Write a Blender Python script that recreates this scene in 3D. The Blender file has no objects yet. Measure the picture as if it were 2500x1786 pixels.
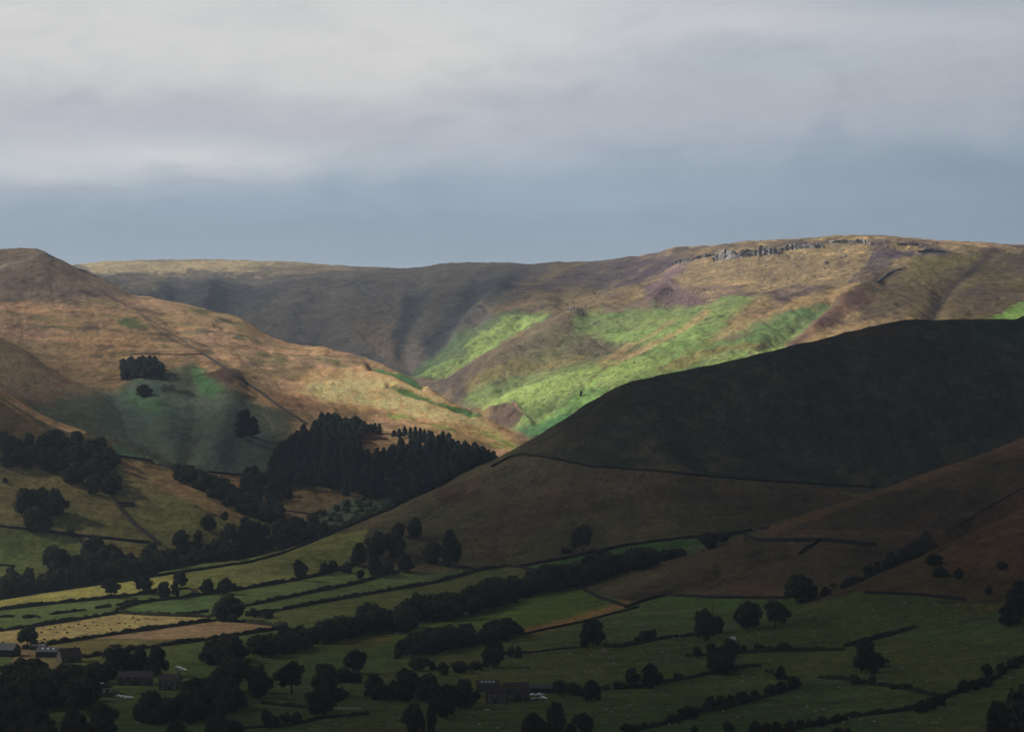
import bpy, math, random
import numpy as np
# ------------------------------------------------------------------ camera, sky, sun, exposure
scene = bpy.context.scene
COL = scene.collection
FP = 6430.0                       # focal length in pixels of a 2500 px wide frame
CAMZ = 170.0                      # camera height above the valley floor (metres)
cam_d = bpy.data.cameras.new('camera')
cam_d.sensor_width = 36.0
cam_d.sensor_fit = 'HORIZONTAL'
cam_d.lens = 36.0 * FP / 2500.0
cam_d.clip_start = 1.0
cam_d.clip_end = 60000.0
cam = bpy.data.objects.new('camera', cam_d)
COL.objects.link(cam)
cam.location = (0, 0, CAMZ)
cam.rotation_euler = (math.radians(90), 0, 0)
scene.camera = cam

SUN_EL = math.radians(36.0)
SUN_AHEAD = math.radians(10.0)    # the sun stands to the left, a little ahead
SUNV = np.array([-math.cos(SUN_EL)*math.cos(SUN_AHEAD), math.cos(SUN_EL)*math.sin(SUN_AHEAD), math.sin(SUN_EL)])
sun_d = bpy.data.lights.new('sun', 'SUN')
sun_d.energy = 5.0
sun_d.angle = math.radians(0.5)
sun_d.color = (1.0, 0.93, 0.82)
sun = bpy.data.objects.new('sun', sun_d)
COL.objects.link(sun)
from mathutils import Vector
sun.rotation_euler = Vector((float(SUNV[0]), float(SUNV[1]), float(SUNV[2]))).to_track_quat('Z', 'Y').to_euler()
sun.location = (-800, 1500, 900)

scene.view_settings.view_transform = 'Standard'
scene.view_settings.look = 'None'
scene.view_settings.gamma = 1.0
scene.view_settings.exposure = 0.9
scene.view_settings.use_curve_mapping = False
scene.cycles.max_bounces = 5
scene.cycles.diffuse_bounces = 2
scene.cycles.glossy_bounces = 2
scene.cycles.transmission_bounces = 2
scene.cycles.volume_bounces = 0
scene.cycles.transparent_max_bounces = 12
scene.cycles.use_denoising = True

def lin(c):
    c = np.asarray(c, dtype=float)/255.0
    return np.where(c <= 0.04045, c/12.92, ((c+0.055)/1.055)**2.4)
def lin4(r, g, b): return tuple(float(v) for v in lin((r, g, b))) + (1.0,)

# node helper
class NT:
    def __init__(s, tree): s.t = tree; s.n = tree.nodes; s.l = tree.links
    def node(s, kind, **kw):
        n = s.n.new(kind)
        for k, v in kw.items(): setattr(n, k, v)
        return n
    def put(s, sock, v):
        if isinstance(v, bpy.types.NodeSocket): s.l.new(v, sock)
        else: sock.default_value = v
    def math(s, op, a, b=None, clamp=False):
        n = s.n.new('ShaderNodeMath'); n.operation = op; n.use_clamp = clamp
        s.put(n.inputs[0], a)
        if b is not None: s.put(n.inputs[1], b)
        return n.outputs[0]
    def mix(s, f, a, b, mode='MIX'):
        n = s.n.new('ShaderNodeMix'); n.data_type = 'RGBA'; n.blend_type = mode
        s.put(n.inputs[0], f); s.put(n.inputs[6], a); s.put(n.inputs[7], b)
        return n.outputs[2]
    def noise(s, vec, scale, detail=4, rough=0.55, dist=0.0):
        n = s.n.new('ShaderNodeTexNoise')
        if vec is not None: s.l.new(vec, n.inputs['Vector'])
        n.inputs['Scale'].default_value = scale; n.inputs['Detail'].default_value = detail
        n.inputs['Roughness'].default_value = rough; n.inputs['Distortion'].default_value = dist
        return n.outputs['Fac']
    def ramp(s, f, stops, interp='LINEAR'):
        n = s.n.new('ShaderNodeValToRGB'); n.color_ramp.interpolation = interp
        e = n.color_ramp.elements
        while len(e) < len(stops): e.new(0.5)
        for i, (p, c) in enumerate(stops): e[i].position = p; e[i].color = c
        s.put(n.inputs[0], f)
        return n.outputs[0]
    def maprange(s, v, a, b, c=0.0, d=1.0, smooth=False):
        n = s.n.new('ShaderNodeMapRange'); n.clamp = True
        if smooth: n.interpolation_type = 'SMOOTHSTEP'
        s.put(n.inputs[0], v)
        for i, q in enumerate((a, b, c, d)): n.inputs[i+1].default_value = q
        return n.outputs[0]

world = bpy.data.worlds.new('World')
scene.world = world
world.use_nodes = True
wt = NT(world.node_tree); wt.n.clear()
sky = wt.node('ShaderNodeTexSky', sky_type='NISHITA', sun_disc=False)
sky.sun_elevation = SUN_EL
sky.sun_rotation = math.radians(-90) + SUN_AHEAD
sky.air_density = 1.5; sky.dust_density = 2.0; sky.altitude = 400
bg1 = wt.node('ShaderNodeBackground'); wt.l.new(sky.outputs[0], bg1.inputs[0]); bg1.inputs[1].default_value = 0.06
tc = wt.node('ShaderNodeTexCoord')
sep = wt.node('ShaderNodeSeparateXYZ'); wt.l.new(tc.outputs['Generated'], sep.inputs[0])
hor = wt.math('SQRT', wt.math('ADD', wt.math('MULTIPLY', sep.outputs[0], sep.outputs[0]), wt.math('MULTIPLY', sep.outputs[1], sep.outputs[1])))
el = wt.math('ARCTANGENT', wt.math('DIVIDE', sep.outputs[2], wt.math('MAXIMUM', hor, 0.001)))   # elevation, radians
az = wt.math('ARCTAN2', sep.outputs[0], sep.outputs[1])                                          # 0 = north (ahead), + to the right
cmb = wt.node('ShaderNodeCombineXYZ')
wt.l.new(wt.math('MULTIPLY', az, 3.2), cmb.inputs[0])
wt.l.new(wt.math('MULTIPLY', wt.math('ADD', el, wt.math('MULTIPLY', az, 0.06)), 17.0), cmb.inputs[1])
n1 = wt.noise(cmb.outputs[0], 1.5, 4, 0.5, 0.5)
cmb2 = wt.node('ShaderNodeCombineXYZ')
wt.l.new(wt.math('MULTIPLY', wt.math('ADD', az, wt.math('MULTIPLY', el, 0.8)), 13.0), cmb2.inputs[0])
wt.l.new(wt.math('MULTIPLY', wt.math('SUBTRACT', el, wt.math('MULTIPLY', az, 0.16)), 32.0), cmb2.inputs[1]); cmb2.inputs[2].default_value = 3.7
n2 = wt.noise(cmb2.outputs[0], 1.3, 6, 0.55, 0.9)
n3 = wt.noise(cmb2.outputs[0], 4.5, 5, 0.6, 0.6)
d1 = wt.math('SUBTRACT', n1, 0.5); d2 = wt.math('SUBTRACT', n2, 0.5); d3 = wt.math('SUBTRACT', n3, 0.5)
aw = wt.math('ADD', az, wt.math('MULTIPLY', d1, 0.10)); ew = wt.math('ADD', wt.math('ADD', el, wt.math('MULTIPLY', d2, 0.013)), wt.math('MULTIPLY', d3, 0.002))
# 0 = clear slate-blue band on the horizon, 1 = pale cloud deck whose lower edge climbs to the right
h = wt.math('SUBTRACT', ew, wt.math('ADD', wt.math('MULTIPLY', az, 0.035), 0.0705))
base = wt.ramp(wt.maprange(h, -0.035, 0.065), [
    (0.0, lin4(152, 168, 184)), (0.20, lin4(144, 161, 179)), (0.29, lin4(150, 167, 185)), (0.46, lin4(174, 183, 196)),
    (0.60, lin4(185, 189, 199)), (0.75, lin4(192, 194, 201)), (1.0, lin4(196, 198, 203))])
side = wt.ramp(wt.maprange(aw, -0.22, 0.22), [(0.0, (1.02, 1.0, 0.985, 1)), (0.5, (0.98, 0.985, 0.99, 1)), (1.0, (0.78, 0.81, 0.835, 1))])
c1 = wt.mix(1.0, base, side, 'MULTIPLY')
def puff(col, px, py, sx, sy, tint, k):
    """a soft cloud bank or gap around one direction of the sky (frame px only used to state the angles)"""
    u = wt.math('DIVIDE', wt.math('SUBTRACT', aw, (px-1250)/FP), sx/FP); v = wt.math('DIVIDE', wt.math('SUBTRACT', ew, (893-py)/FP), sy/FP)
    r = wt.math('ADD', wt.math('MULTIPLY', u, u), wt.math('MULTIPLY', v, v))
    g = wt.math('MULTIPLY', wt.math('POWER', 2.718, wt.math('MULTIPLY', r, -1.0)), k)
    return wt.mix(g, col, lin4(*tint))
for p in [(150, 60, 900, 190, (212, 211, 210), 0.8), (1000, 120, 480, 130, (212, 211, 210), 0.9), (330, 285, 520, 55, (180, 181, 193), 0.7), (900, 325, 330, 34, (180, 181, 194), 0.6),
          (430, 385, 400, 40, (209, 210, 213), 0.9), (40, 420, 260, 40, (198, 202, 208), 0.6), (650, 30, 240, 50, (200, 200, 202), 0.7), (1450, 255, 420, 46, (175, 179, 192), 0.6), (1750, 55, 330, 36, (198, 198, 204), 0.7),
          (1850, 160, 420, 60, (170, 180, 193), 0.6), (2300, 10, 330, 34, (160, 170, 182), 0.75), (2300, 90, 300, 40, (184, 187, 198), 0.6), (2350, 430, 420, 60, (132, 150, 169), 0.85), (1750, 480, 600, 70, (145, 163, 181), 0.6), (1250, 490, 700, 40, (148, 168, 188), 0.5)]:
    c1 = puff(c1, *p)
soft = wt.ramp(wt.maprange(wt.math('ADD', wt.math('MULTIPLY', n2, 0.6), wt.math('MULTIPLY', n3, 0.4)), 0.36, 0.64), [(0.0, (0.935, 0.937, 0.95, 1)), (0.5, (1, 1, 1, 1)), (1.0, (1.04, 1.037, 1.03, 1))])
c2 = wt.mix(wt.maprange(h, -0.03, 0.01, 0.35, 1.0), c1, wt.mix(1.0, c1, soft, 'MULTIPLY'))
# the overcast darkens towards the zenith
c3 = wt.mix(wt.maprange(el, 0.16, 0.9), c2, (0.26, 0.29, 0.34, 1))
bg2 = wt.node('ShaderNodeBackground'); wt.l.new(c3, bg2.inputs[0]); bg2.inputs[1].default_value = 0.635
mx = wt.node('ShaderNodeMixShader'); mx.inputs[0].default_value = 0.93
wt.l.new(bg1.outputs[0], mx.inputs[1]); wt.l.new(bg2.outputs[0], mx.inputs[2])
wo = wt.node('ShaderNodeOutputWorld'); wt.l.new(mx.outputs[0], wo.inputs[0])
# ------------------------------------------------------------------ noise
def _hash(ix, iy, seed):
    n = (ix.astype(np.int64)*374761393 + iy.astype(np.int64)*668265263 + seed*1442695041) & 0xffffffff
    n = ((n ^ (n >> 13))*1274126177) & 0xffffffff
    return ((n ^ (n >> 16)) & 0xffffff)/float(0xffffff)
def vnoise(x, y, seed=0):
    ix = np.floor(x); iy = np.floor(y); fx = x-ix; fy = y-iy
    fx = fx*fx*fx*(fx*(fx*6-15)+10); fy = fy*fy*fy*(fy*(fy*6-15)+10)
    a = _hash(ix, iy, seed); b = _hash(ix+1, iy, seed); c = _hash(ix, iy+1, seed); d = _hash(ix+1, iy+1, seed)
    return (a+(b-a)*fx)*(1-fy) + (c+(d-c)*fx)*fy
def fbm(x, y, oct=4, seed=0, gain=0.5):
    s = 0; a = 1.0; t = 0
    for k in range(oct):
        s = s + a*(vnoise(x*(2.03**k)+17.3*k, y*(2.03**k)-9.1*k, seed+k)-0.5)*2; t += a; a *= gain
    return s/t
def sm(t): t = np.clip(t, 0, 1); return t*t*(3-2*t)

# ------------------------------------------------------------------ terrain: a polar height field seen from the camera's hill
CP = np.arange(-700, 3201, 3.6)
YS = np.concatenate([np.arange(700, 1200, 12), np.arange(1200, 2000, 3.4), np.arange(2000, 2700, 2.6), np.arange(2700, 3700, 3.6),
                     np.arange(3700, 4300, 4.5), np.arange(4300, 5700, 9), np.arange(5700, 7000, 60)])
NC, NR = len(CP), len(YS)
def pyz(py, y): return CAMZ-(py-893.0)/FP*y
def curve(pts, smooth=40):
    a = np.array(pts, float)
    v = np.interp(CP, a[:, 0], a[:, 1])
    k = max(1, int(smooth/3.6))
    if k > 1:
        w = np.hanning(2*k+3)[1:-1]; w /= w.sum()
        v = np.convolve(np.pad(v, len(w)//2, mode='edge'), w, mode='valid')
    return v
def layer(rows, back=0.34, lead=0.3, round_=70.0):
    """rows near to far: (py curve, y curve[, smoothing]); last row is the crest"""
    PYk = []; Yk = []
    for r in rows:
        s = r[2] if len(r) > 2 else 60
        PYk.append(curve(r[0], s)); Yk.append(curve(r[1], 90))
    PYk = np.array(PYk); Yk = np.array(Yk); K = len(rows)
    for i in range(1, K):
        Yk[i] = np.maximum(Yk[i], Yk[i-1]+8); PYk[i] = np.minimum(PYk[i], PYk[i-1]-2) if i < K-1 else PYk[i]
    for i in range(K-2, -1, -1): PYk[i] = np.maximum(PYk[i], PYk[i+1]+1.5)
    d = (PYk[1:]-PYk[:-1])/(Yk[1:]-Yk[:-1])
    m = np.zeros_like(PYk)
    for i in range(1, K-1):
        m[i] = 2*d[i-1]*d[i]/(d[i-1]+d[i]-1e-9)
    m[0] = d[0]; m[K-1] = d[K-2]*0.15
    Y = YS[:, None]*np.ones((1, NC)); PY = np.zeros((NR, NC))
    for i in range(K-1):
        h = Yk[i+1]-Yk[i]; t = (Y-Yk[i])/h; ins = (t >= 0) & (t <= 1)
        h00 = 2*t**3-3*t**2+1; h10 = t**3-2*t**2+t; h01 = -2*t**3+3*t**2; h11 = t**3-t**2
        v = h00*PYk[i]+h10*h*m[i]+h01*PYk[i+1]+h11*h*m[i+1]
        PY = np.where(ins, v, PY)
    Z = pyz(PY, Y)
    zc = pyz(PYk[-1], Yk[-1]); g = -(PYk[-1]-893.0)/FP - m[-1]*Yk[-1]/FP
    g = np.minimum(g, 0.12)
    u = Y-Yk[-1]
    tot = back+g
    zb = zc+g*u-np.where(u < round_, tot*u*u/(2*round_), tot*(u-round_/2))
    Z = np.where(u > 0, zb, Z); PY = np.where(u > 0, PYk[-1], PY)
    u0 = Yk[0]-Y
    Z = np.where(u0 > 0, pyz(PYk[0], Yk[0])-lead*u0, Z); PY = np.where(u0 > 0, PYk[0], PY)
    return Z, PY, Yk[-1], PYk[-1]

def zy(pts, py):   # flat-ish ground: y for a given height at row py
    return [(p, (CAMZ-z)*FP/(py-893.0)) for p, z in pts]

F_CREST = [(-340, 1500), (0, 1463), (246, 1425), (357, 1406), (462, 1385), (600, 1360), (692, 1342), (815, 1299), (877, 1271), (970, 1231),
           (1062, 1191), (1123, 1157), (1170, 1135), (1216, 1117), (1300, 1071), (1317, 1060), (1385, 1016), (1428, 983), (1477, 959),
           (1500, 951), (1548, 946), (1573, 939), (1613, 917), (1646, 908), (1723, 893), (1785, 880), (1850, 863), (1908, 848), (2025, 822), (2108, 800),
           (2170, 787), (2231, 780), (2416, 778), (2478, 779), (2510, 768), (2600, 745), (2840, 710)]
LAY = {}
LAY['F'] = layer([
    ([(-340, 2400), (2840, 2400)], [(-340, 750), (2840, 745)]),
    ([(-340, 1786), (2840, 1786)], zy([(-340, -2), (1200, -1), (1900, 2), (2500, 7), (2840, 12)], 1786)),
    ([(-340, 1600), (2840, 1600)], zy([(-340, 0), (1200, 1), (1700, 5), (2100, 12), (2500, 19), (2840, 25)], 1600)),
    ([(-340, 1512), (0, 1508), (1200, 1500), (2840, 1500)], [(-340, 1770), (0, 1777), (600, 1780), (1200, 1769), (1500, 1716), (1900, 1652), (2500, 1483), (2840, 1440)]),
    ([(-340, 1507), (0, 1476), (500, 1420), (900, 1395), (1200, 1392), (1500, 1345), (1900, 1287), (2500, 1240), (2840, 1210)],
     [(-340, 1830), (0, 1868), (500, 1990), (900, 2080), (1200, 2095), (1500, 2115), (1900, 2150), (2840, 2150)]),
    ([(-340, 1503), (0, 1469), (500, 1395), (900, 1315), (1250, 1250), (1500, 1148), (1900, 1176), (2142, 1190), (2840, 1205)],
     [(-340, 1850), (0, 1890), (500, 2045), (900, 2180), (1250, 2225), (1500, 2280), (1900, 2270), (2840, 2250)]),
    (F_CREST, [(-340, 1870), (0, 1912), (500, 2090), (900, 2270), (1250, 2450), (1500, 2490), (1900, 2560), (2500, 2680), (2840, 2720)], 8)],
    back=0.30, round_=40)
LAY['A'] = layer([
    ([(-340, 1900), (1150, 1800), (1300, 1600), (1415, 1480), (1776, 1460), (2323, 1470), (2500, 1440), (2840, 1400)],
     [(-340, 1600), (1300, 1700), (1415, 1810), (1776, 1720), (2323, 1620), (2500, 1600), (2840, 1560)]),
    ([(-340, 1850), (1150, 1750), (1300, 1560), (1415, 1450), (1776, 1392), (2323, 1310), (2500, 1270), (2840, 1200)],
     [(-340, 1700), (1300, 1800), (1415, 1890), (1776, 1830), (2323, 1820), (2840, 1800)]),
    ([(-340, 1800), (1150, 1700), (1250, 1540), (1330, 1476), (1372, 1440), (1415, 1424), (1462, 1404), (1539, 1390), (1600, 1377), (1662, 1359), (1723, 1339), (1776, 1320), (1816, 1303),
      (1862, 1289), (1900, 1274), (1985, 1246), (2077, 1219), (2231, 1163), (2323, 1132), (2416, 1102), (2500, 1065), (2840, 940)],
     [(-340, 1800), (1300, 1930), (1415, 1960), (1600, 1950), (1862, 1962), (2077, 2000), (2323, 2050), (2500, 2080), (2840, 2130)], 12)],
    back=0.22, lead=0.25, round_=35)
LAY['B'] = layer([
    ([(-340, 2050), (1500, 1960), (1750, 1740), (2840, 1700)], [(-340, 1240), (1600, 1260), (2000, 1300), (2840, 1290)]),
    ([(-340, 1900), (1500, 1800), (1700, 1640), (1900, 1590), (2500, 1560), (2840, 1530)], [(-340, 1400), (1600, 1430), (1900, 1480), (2500, 1450), (2840, 1420)]),
    ([(-340, 1850), (1500, 1760), (1650, 1610), (1750, 1556), (1900, 1503), (1960, 1477), (2046, 1443), (2092, 1423), (2170, 1388), (2228, 1366), (2280, 1339), (2376, 1300), (2500, 1238), (2840, 1110)],
     [(-340, 1500), (1600, 1540), (1900, 1640), (2092, 1660), (2170, 1670), (2280, 1690), (2376, 1710), (2500, 1740), (2840, 1800)], 10)],
    back=0.25, lead=0.2, round_=30)
LAY['P'] = layer([   # left low spur with the fields
    ([(-340, 1520), (0, 1475), (300, 1440), (700, 1360), (1000, 1320), (1300, 1330), (2840, 1400)],
     [(-340, 1920), (0, 1960), (300, 2040), (700, 2180), (1000, 2280), (2840, 2300)]),
    ([(-340, 1420), (0, 1380), (300, 1320), (500, 1275), (668, 1292), (750, 1335), (1000, 1315), (2840, 1390)],
     [(-340, 2040), (0, 2060), (300, 2130), (500, 2200), (668, 2230), (2840, 2320)]),
    ([(-340, 1190), (0, 1180), (300, 1180), (500, 1205), (600, 1250), (668, 1279), (750, 1330), (1000, 1312), (2840, 1380)],
     [(-340, 2210), (0, 2220), (300, 2265), (500, 2290), (668, 2270), (2840, 2330)]),
    ([(-340, 800), (-100, 890), (0, 945), (46, 976), (92, 1007), (139, 1031), (212, 1053), (286, 1082), (340, 1106), (385, 1132), (431, 1150), (500, 1175), (539, 1195),
      (600, 1235), (668, 1271), (720, 1310), (900, 1400), (2840, 1500)],
     [(-340, 2520), (0, 2480), (139, 2440), (286, 2400), (385, 2390), (500, 2370), (600, 2340), (668, 2320), (2840, 2350)], 10)],
    back=0.30, round_=45)
LAY['C'] = layer([
    ([(-340, 980), (0, 1010), (200, 1080), (350, 1120), (500, 1300), (2840, 1500)], [(-340, 2680), (0, 2640), (200, 2560), (500, 2500), (2840, 2500)]),
    ([(-340, 700), (0, 828), (65, 860), (130, 905), (200, 945), (245, 962), (290, 1022), (330, 1090), (400, 1230), (2840, 1500)],
     [(-340, 3000), (0, 2950), (65, 2920), (130, 2880), (200, 2840), (245, 2800), (290, 2760), (350, 2700), (450, 2600), (2840, 2600)], 14)],
    back=0.1, round_=70)
LAY['L'] = layer([
    ([(-340, 980), (0, 1000), (286, 1100), (431, 1160), (560, 1215), (668, 1275), (800, 1275), (900, 1262), (970, 1255), (1200, 1130), (1250, 1097), (1300, 1095), (1400, 1250), (2840, 1500)],
     [(-340, 2760), (0, 2740), (200, 2640), (286, 2560), (431, 2430), (668, 2340), (900, 2370), (970, 2400), (1100, 2560), (1200, 2670), (1250, 2760), (1300, 2850), (2840, 2850)]),
    ([(-340, 820), (0, 815), (100, 876), (200, 926), (300, 952), (400, 975), (500, 1010), (700, 1090), (900, 1110), (1100, 1072), (1200, 1075), (1250, 1072), (1300, 1088), (1400, 1240), (2840, 1480)],
     [(-340, 3100), (0, 3100), (100, 3020), (200, 2930), (300, 2860), (400, 2790), (500, 2720), (700, 2650), (900, 2640), (1100, 2740), (1200, 2820), (1250, 2870), (1300, 2876), (2840, 2880)]),
    ([(-340, 720), (0, 700), (300, 800), (500, 860), (700, 930), (900, 990), (1100, 1020), (1200, 1052), (1250, 1063), (1300, 1080), (1400, 1225), (2840, 1460)],
     [(-340, 3350), (0, 3350), (300, 3200), (500, 3080), (700, 2990), (900, 2940), (1100, 2920), (1250, 2900), (2840, 2910)]),
    ([(-340, 660), (-150, 628), (0, 610), (55, 605), (92, 606), (112, 614), (132, 626), (154, 634), (179, 648), (215, 665), (240, 675), (277, 692), (320, 715), (354, 720), (400, 734), (456, 745),
      (493, 755), (554, 766), (585, 775), (616, 791), (646, 812), (702, 833), (748, 838), (797, 844), (846, 860), (893, 873), (939, 886), (970, 900), (1000, 917),
      (1031, 936), (1077, 966), (1108, 982), (1170, 1011), (1216, 1036), (1247, 1053), (1299, 1073), (1350, 1120), (1400, 1210), (2840, 1450)],
     [(-340, 3650), (0, 3600), (300, 3550), (500, 3450), (700, 3350), (900, 3200), (1100, 3000), (1300, 2920), (2840, 2930)], 8)],
    back=0.32, round_=70)
LAY['R'] = layer([
    ([(-340, 740), (0, 740), (300, 770), (600, 870), (800, 900), (985, 950), (1100, 1020), (1200, 1070), (1290, 1110), (1450, 1110), (1800, 1010), (2200, 910), (2500, 860), (2840, 850)],
     [(-340, 4350), (0, 4300), (300, 4200), (600, 4000), (800, 3800), (985, 3480), (1100, 3280), (1200, 3120), (1290, 2980), (1450, 2900), (1800, 2850), (2200, 2900), (2840, 3050)]),
    ([(-340, 700), (300, 700), (600, 745), (800, 770), (985, 800), (1100, 850), (1200, 885), (1290, 925), (1450, 885), (1800, 800), (2200, 735), (2500, 720), (2840, 715)],
     [(-340, 4700), (300, 4650), (600, 4450), (800, 4250), (985, 3950), (1100, 3700), (1200, 3500), (1290, 3320), (1450, 3330), (1800, 3350), (2200, 3400), (2840, 3500)]),
    ([(-340, 668), (300, 668), (600, 688), (800, 690), (985, 692), (1100, 690), (1200, 700), (1290, 715), (1450, 715), (1650, 690), (1800, 670), (2200, 640), (2500, 645), (2840, 650)],
     [(-340, 5000), (300, 5000), (600, 4850), (800, 4700), (985, 4520), (1100, 4350), (1200, 4200), (1290, 4080), (1450, 3950), (1800, 3800), (2200, 3750), (2500, 3800), (2840, 3850)]),
    ([(-340, 690), (0, 672), (150, 655), (209, 649), (262, 641), (339, 637), (462, 634), (585, 635), (700, 643), (754, 646), (908, 651), (985, 655), (1031, 652), (1077, 646), (1185, 643), (1300, 643),
      (1416, 641), (1477, 635), (1539, 628), (1600, 620), (1647, 609), (1723, 602), (1816, 592), (1923, 585), (2046, 577), (2154, 574), (2231, 580), (2339, 588), (2500, 597), (2700, 610), (2840, 620)],
     [(-340, 5600), (209, 5600), (600, 5450), (1000, 5150), (1400, 4650), (1600, 4350), (1800, 4080), (2150, 3980), (2500, 4080), (2840, 4150)], 12)],
    back=0.10, round_=160)
# the small rib on the long hill is blended into it
_zl, _zc = LAY['L'][0], LAY['C'][0]; _h = np.clip(0.5+0.5*(_zl-_zc)/16.0, 0, 1); _zb = _zl*_h+_zc*(1-_h)+16.0*_h*(1-_h)*0.6
LAY['L'] = (np.where(_zl >= _zc, _zb, -1e4),)+LAY['L'][1:]; LAY['C'] = (np.where(_zl >= _zc, -1e4, _zb),)+LAY['C'][1:]
NAMES = ['F', 'A', 'B', 'P', 'C', 'L', 'R']
ZA = np.stack([LAY[k][0] for k in NAMES]); PA = np.stack([LAY[k][1] for k in NAMES])
LID = np.argmax(ZA, axis=0)
Z = np.take_along_axis(ZA, LID[None], 0)[0]
PY = np.take_along_axis(PA, LID[None], 0)[0]
# soften the crease where two slopes meet
top2 = np.sort(ZA, axis=0)[-2]
gap = np.minimum(Z-top2, 50)
Z = Z+np.clip(3.0-gap, 0, 3)**2/12.0
del ZA, PA
PX = np.ones((NR, 1))*CP[None, :]
YY = YS[:, None]*np.ones((1, NC))
XX = (PX-1250.0)/FP*YY
def isl(k): return LID == NAMES.index(k)
mF, mA, mB, mP, mC, mL, mR = [isl(k) for k in NAMES]

def dist_line(pts, mask=None, pad=60, wx=1.0, wy=1.0):
    """distance in frame units from every terrain vertex to a polyline given as (px, py)"""
    p = np.array(pts, float); D = np.full(PX.shape, 1e9, np.float32)
    sel = (PX > p[:, 0].min()-pad) & (PX < p[:, 0].max()+pad) & (PY > p[:, 1].min()-pad) & (PY < p[:, 1].max()+pad)
    if mask is not None: sel &= mask
    x = PX[sel]*wx; y = PY[sel]*wy; d = np.full(x.shape, 1e9)
    for (ax, ay), (bx, by) in zip(p[:-1]*[wx, wy], p[1:]*[wx, wy]):
        vx, vy = bx-ax, by-ay; t = np.clip(((x-ax)*vx+(y-ay)*vy)/(vx*vx+vy*vy+1e-9), 0, 1)
        d = np.minimum(d, np.hypot(x-ax-t*vx, y-ay-t*vy))
    D[sel] = d
    return D
# gullies (negative) and rock ribs (positive): (slope mask, line, half width px, height m)
for m, pts, w, a in [
    (mR, [(1030, 690), (1000, 760), (985, 850)], 22, -8),
    (mR, [(1175, 665), (1130, 740), (1080, 810), (1010, 880)], 36, -13),
    (mR, [(1240, 680), (1150, 770), (1110, 810)], 16, 11),
    (mR, [(620, 690), (560, 740)], 30, -10), (mR, [(520, 690), (500, 740)], 22, 10),
    (mR, [(440, 680), (430, 720)], 24, -9), (mR, [(760, 700), (700, 790)], 40, 9), (mR, [(860, 710), (850, 850)], 60, 10),
    (mR, [(1560, 650), (1480, 690), (1380, 735)], 26, -11), (mR, [(1690, 640), (1620, 700), (1590, 740)], 16, 7),
    (mR, [(1270, 790), (1180, 850), (1090, 905)], 15, -8), (mR, [(1400, 780), (1300, 850), (1180, 905), (1100, 950)], 26, 12),
    (mR, [(1690, 830), (1560, 890), (1400, 935), (1250, 985)], 30, 5), (mR, [(1500, 835), (1420, 870), (1330, 900), (1230, 940)], 22, -9),
    (mR, [(2030, 745), (1950, 800), (1880, 850)], 16, -7), (mR, [(2130, 690), (2060, 735), (1990, 800)], 20, 7),
    (mR, [(2400, 635), (2340, 670), (2300, 720), (2270, 790)], 24, -8), (mR, [(2240, 640), (2160, 690)], 14, -4),
    (mR, [(1980, 860), (1800, 880), (1560, 950), (1420, 1010)], 22, -6),
    (mR, [(1200, 1000), (1250, 1000), (1290, 1040)], 12, 6),
    (mL, [(500, 865), (470, 900), (480, 980), (470, 1060), (450, 1140)], 18, -2.5),
    (mL, [(350, 930), (400, 1010), (420, 1100)], 30, 3),
    (mL, [(560, 930), (560, 1020), (520, 1120)], 40, 8),
    (mL, [(905, 893), (960, 905), (1030, 940)], 9, -6), (mL, [(950, 942), (1050, 972), (1150, 1008)], 8, -4),
    (mL, [(330, 715), (420, 790), (520, 850), (560, 890)], 16, -3), (mL, [(520, 760), (640, 800), (760, 850)], 14, -3),
    (mF, [(1140, 1190), (1080, 1230), (1000, 1280)], 8, -3), (mF, [(1980, 960), (2250, 1020), (2500, 1060)], 14, -5),
    (mF, [(1800, 1010), (1980, 1100), (2100, 1180)], 40, -5), (mF, [(1560, 960), (1600, 1080), (1640, 1150)], 60, 8),
    (mA, [(1760, 1400), (1725, 1420)], 8, -2.5), (mA, [(2190, 1400), (2250, 1345), (2340, 1320), (2500, 1225)], 18, -6),
    (mA, [(2260, 1310), (2330, 1290), (2500, 1185)], 12, 4), (mA, [(1830, 1310), (2000, 1322), (2140, 1335)], 10, -3),
    (mB, [(2440, 1400), (2500, 1390)], 20, -3),
]:
    D = dist_line(pts, m, pad=w*3.2)
    Z += a*np.exp(-(D/w)**2)*(np.where(mR, sm((PY-652)/60), 1.0) if m is mR else 1.0)
# ease the little saddle beside the bracken bowl
_w = sm(np.minimum(np.minimum((PX-170)/60, (380-PX)/60), np.minimum((PY-925)/30, (1115-PY)/30)))*(mL | mC)
_zb = Z.copy()
for _ in range(60):
    _zb[1:-1, 1:-1] = (_zb[1:-1, :-2]+_zb[1:-1, 2:]+_zb[:-2, 1:-1]+_zb[2:, 1:-1])/4; _zb = np.where(_w > 0, _zb, Z)
Z = Z*(1-_w)+_zb*_w
# natural unevenness
amp = np.interp(YY, [1200, 1900, 2300, 3000, 4500], [0.12, 0.35, 1.0, 2.0, 3.4])
amp = np.where(mF & (PY > 1400), 0.30, amp)
amp = np.where(mF & (PY <= 1400), 1.3, amp)
amp = np.where(mP & (PY > 1160), 0.7, amp)
Z += amp*(fbm(XX/150, YY/190, 3, 11)*1.6+fbm(XX/38, YY/52, 4, 5)*0.85+fbm(XX/9.0, YY/12.0, 3, 77)*0.22)
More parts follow.
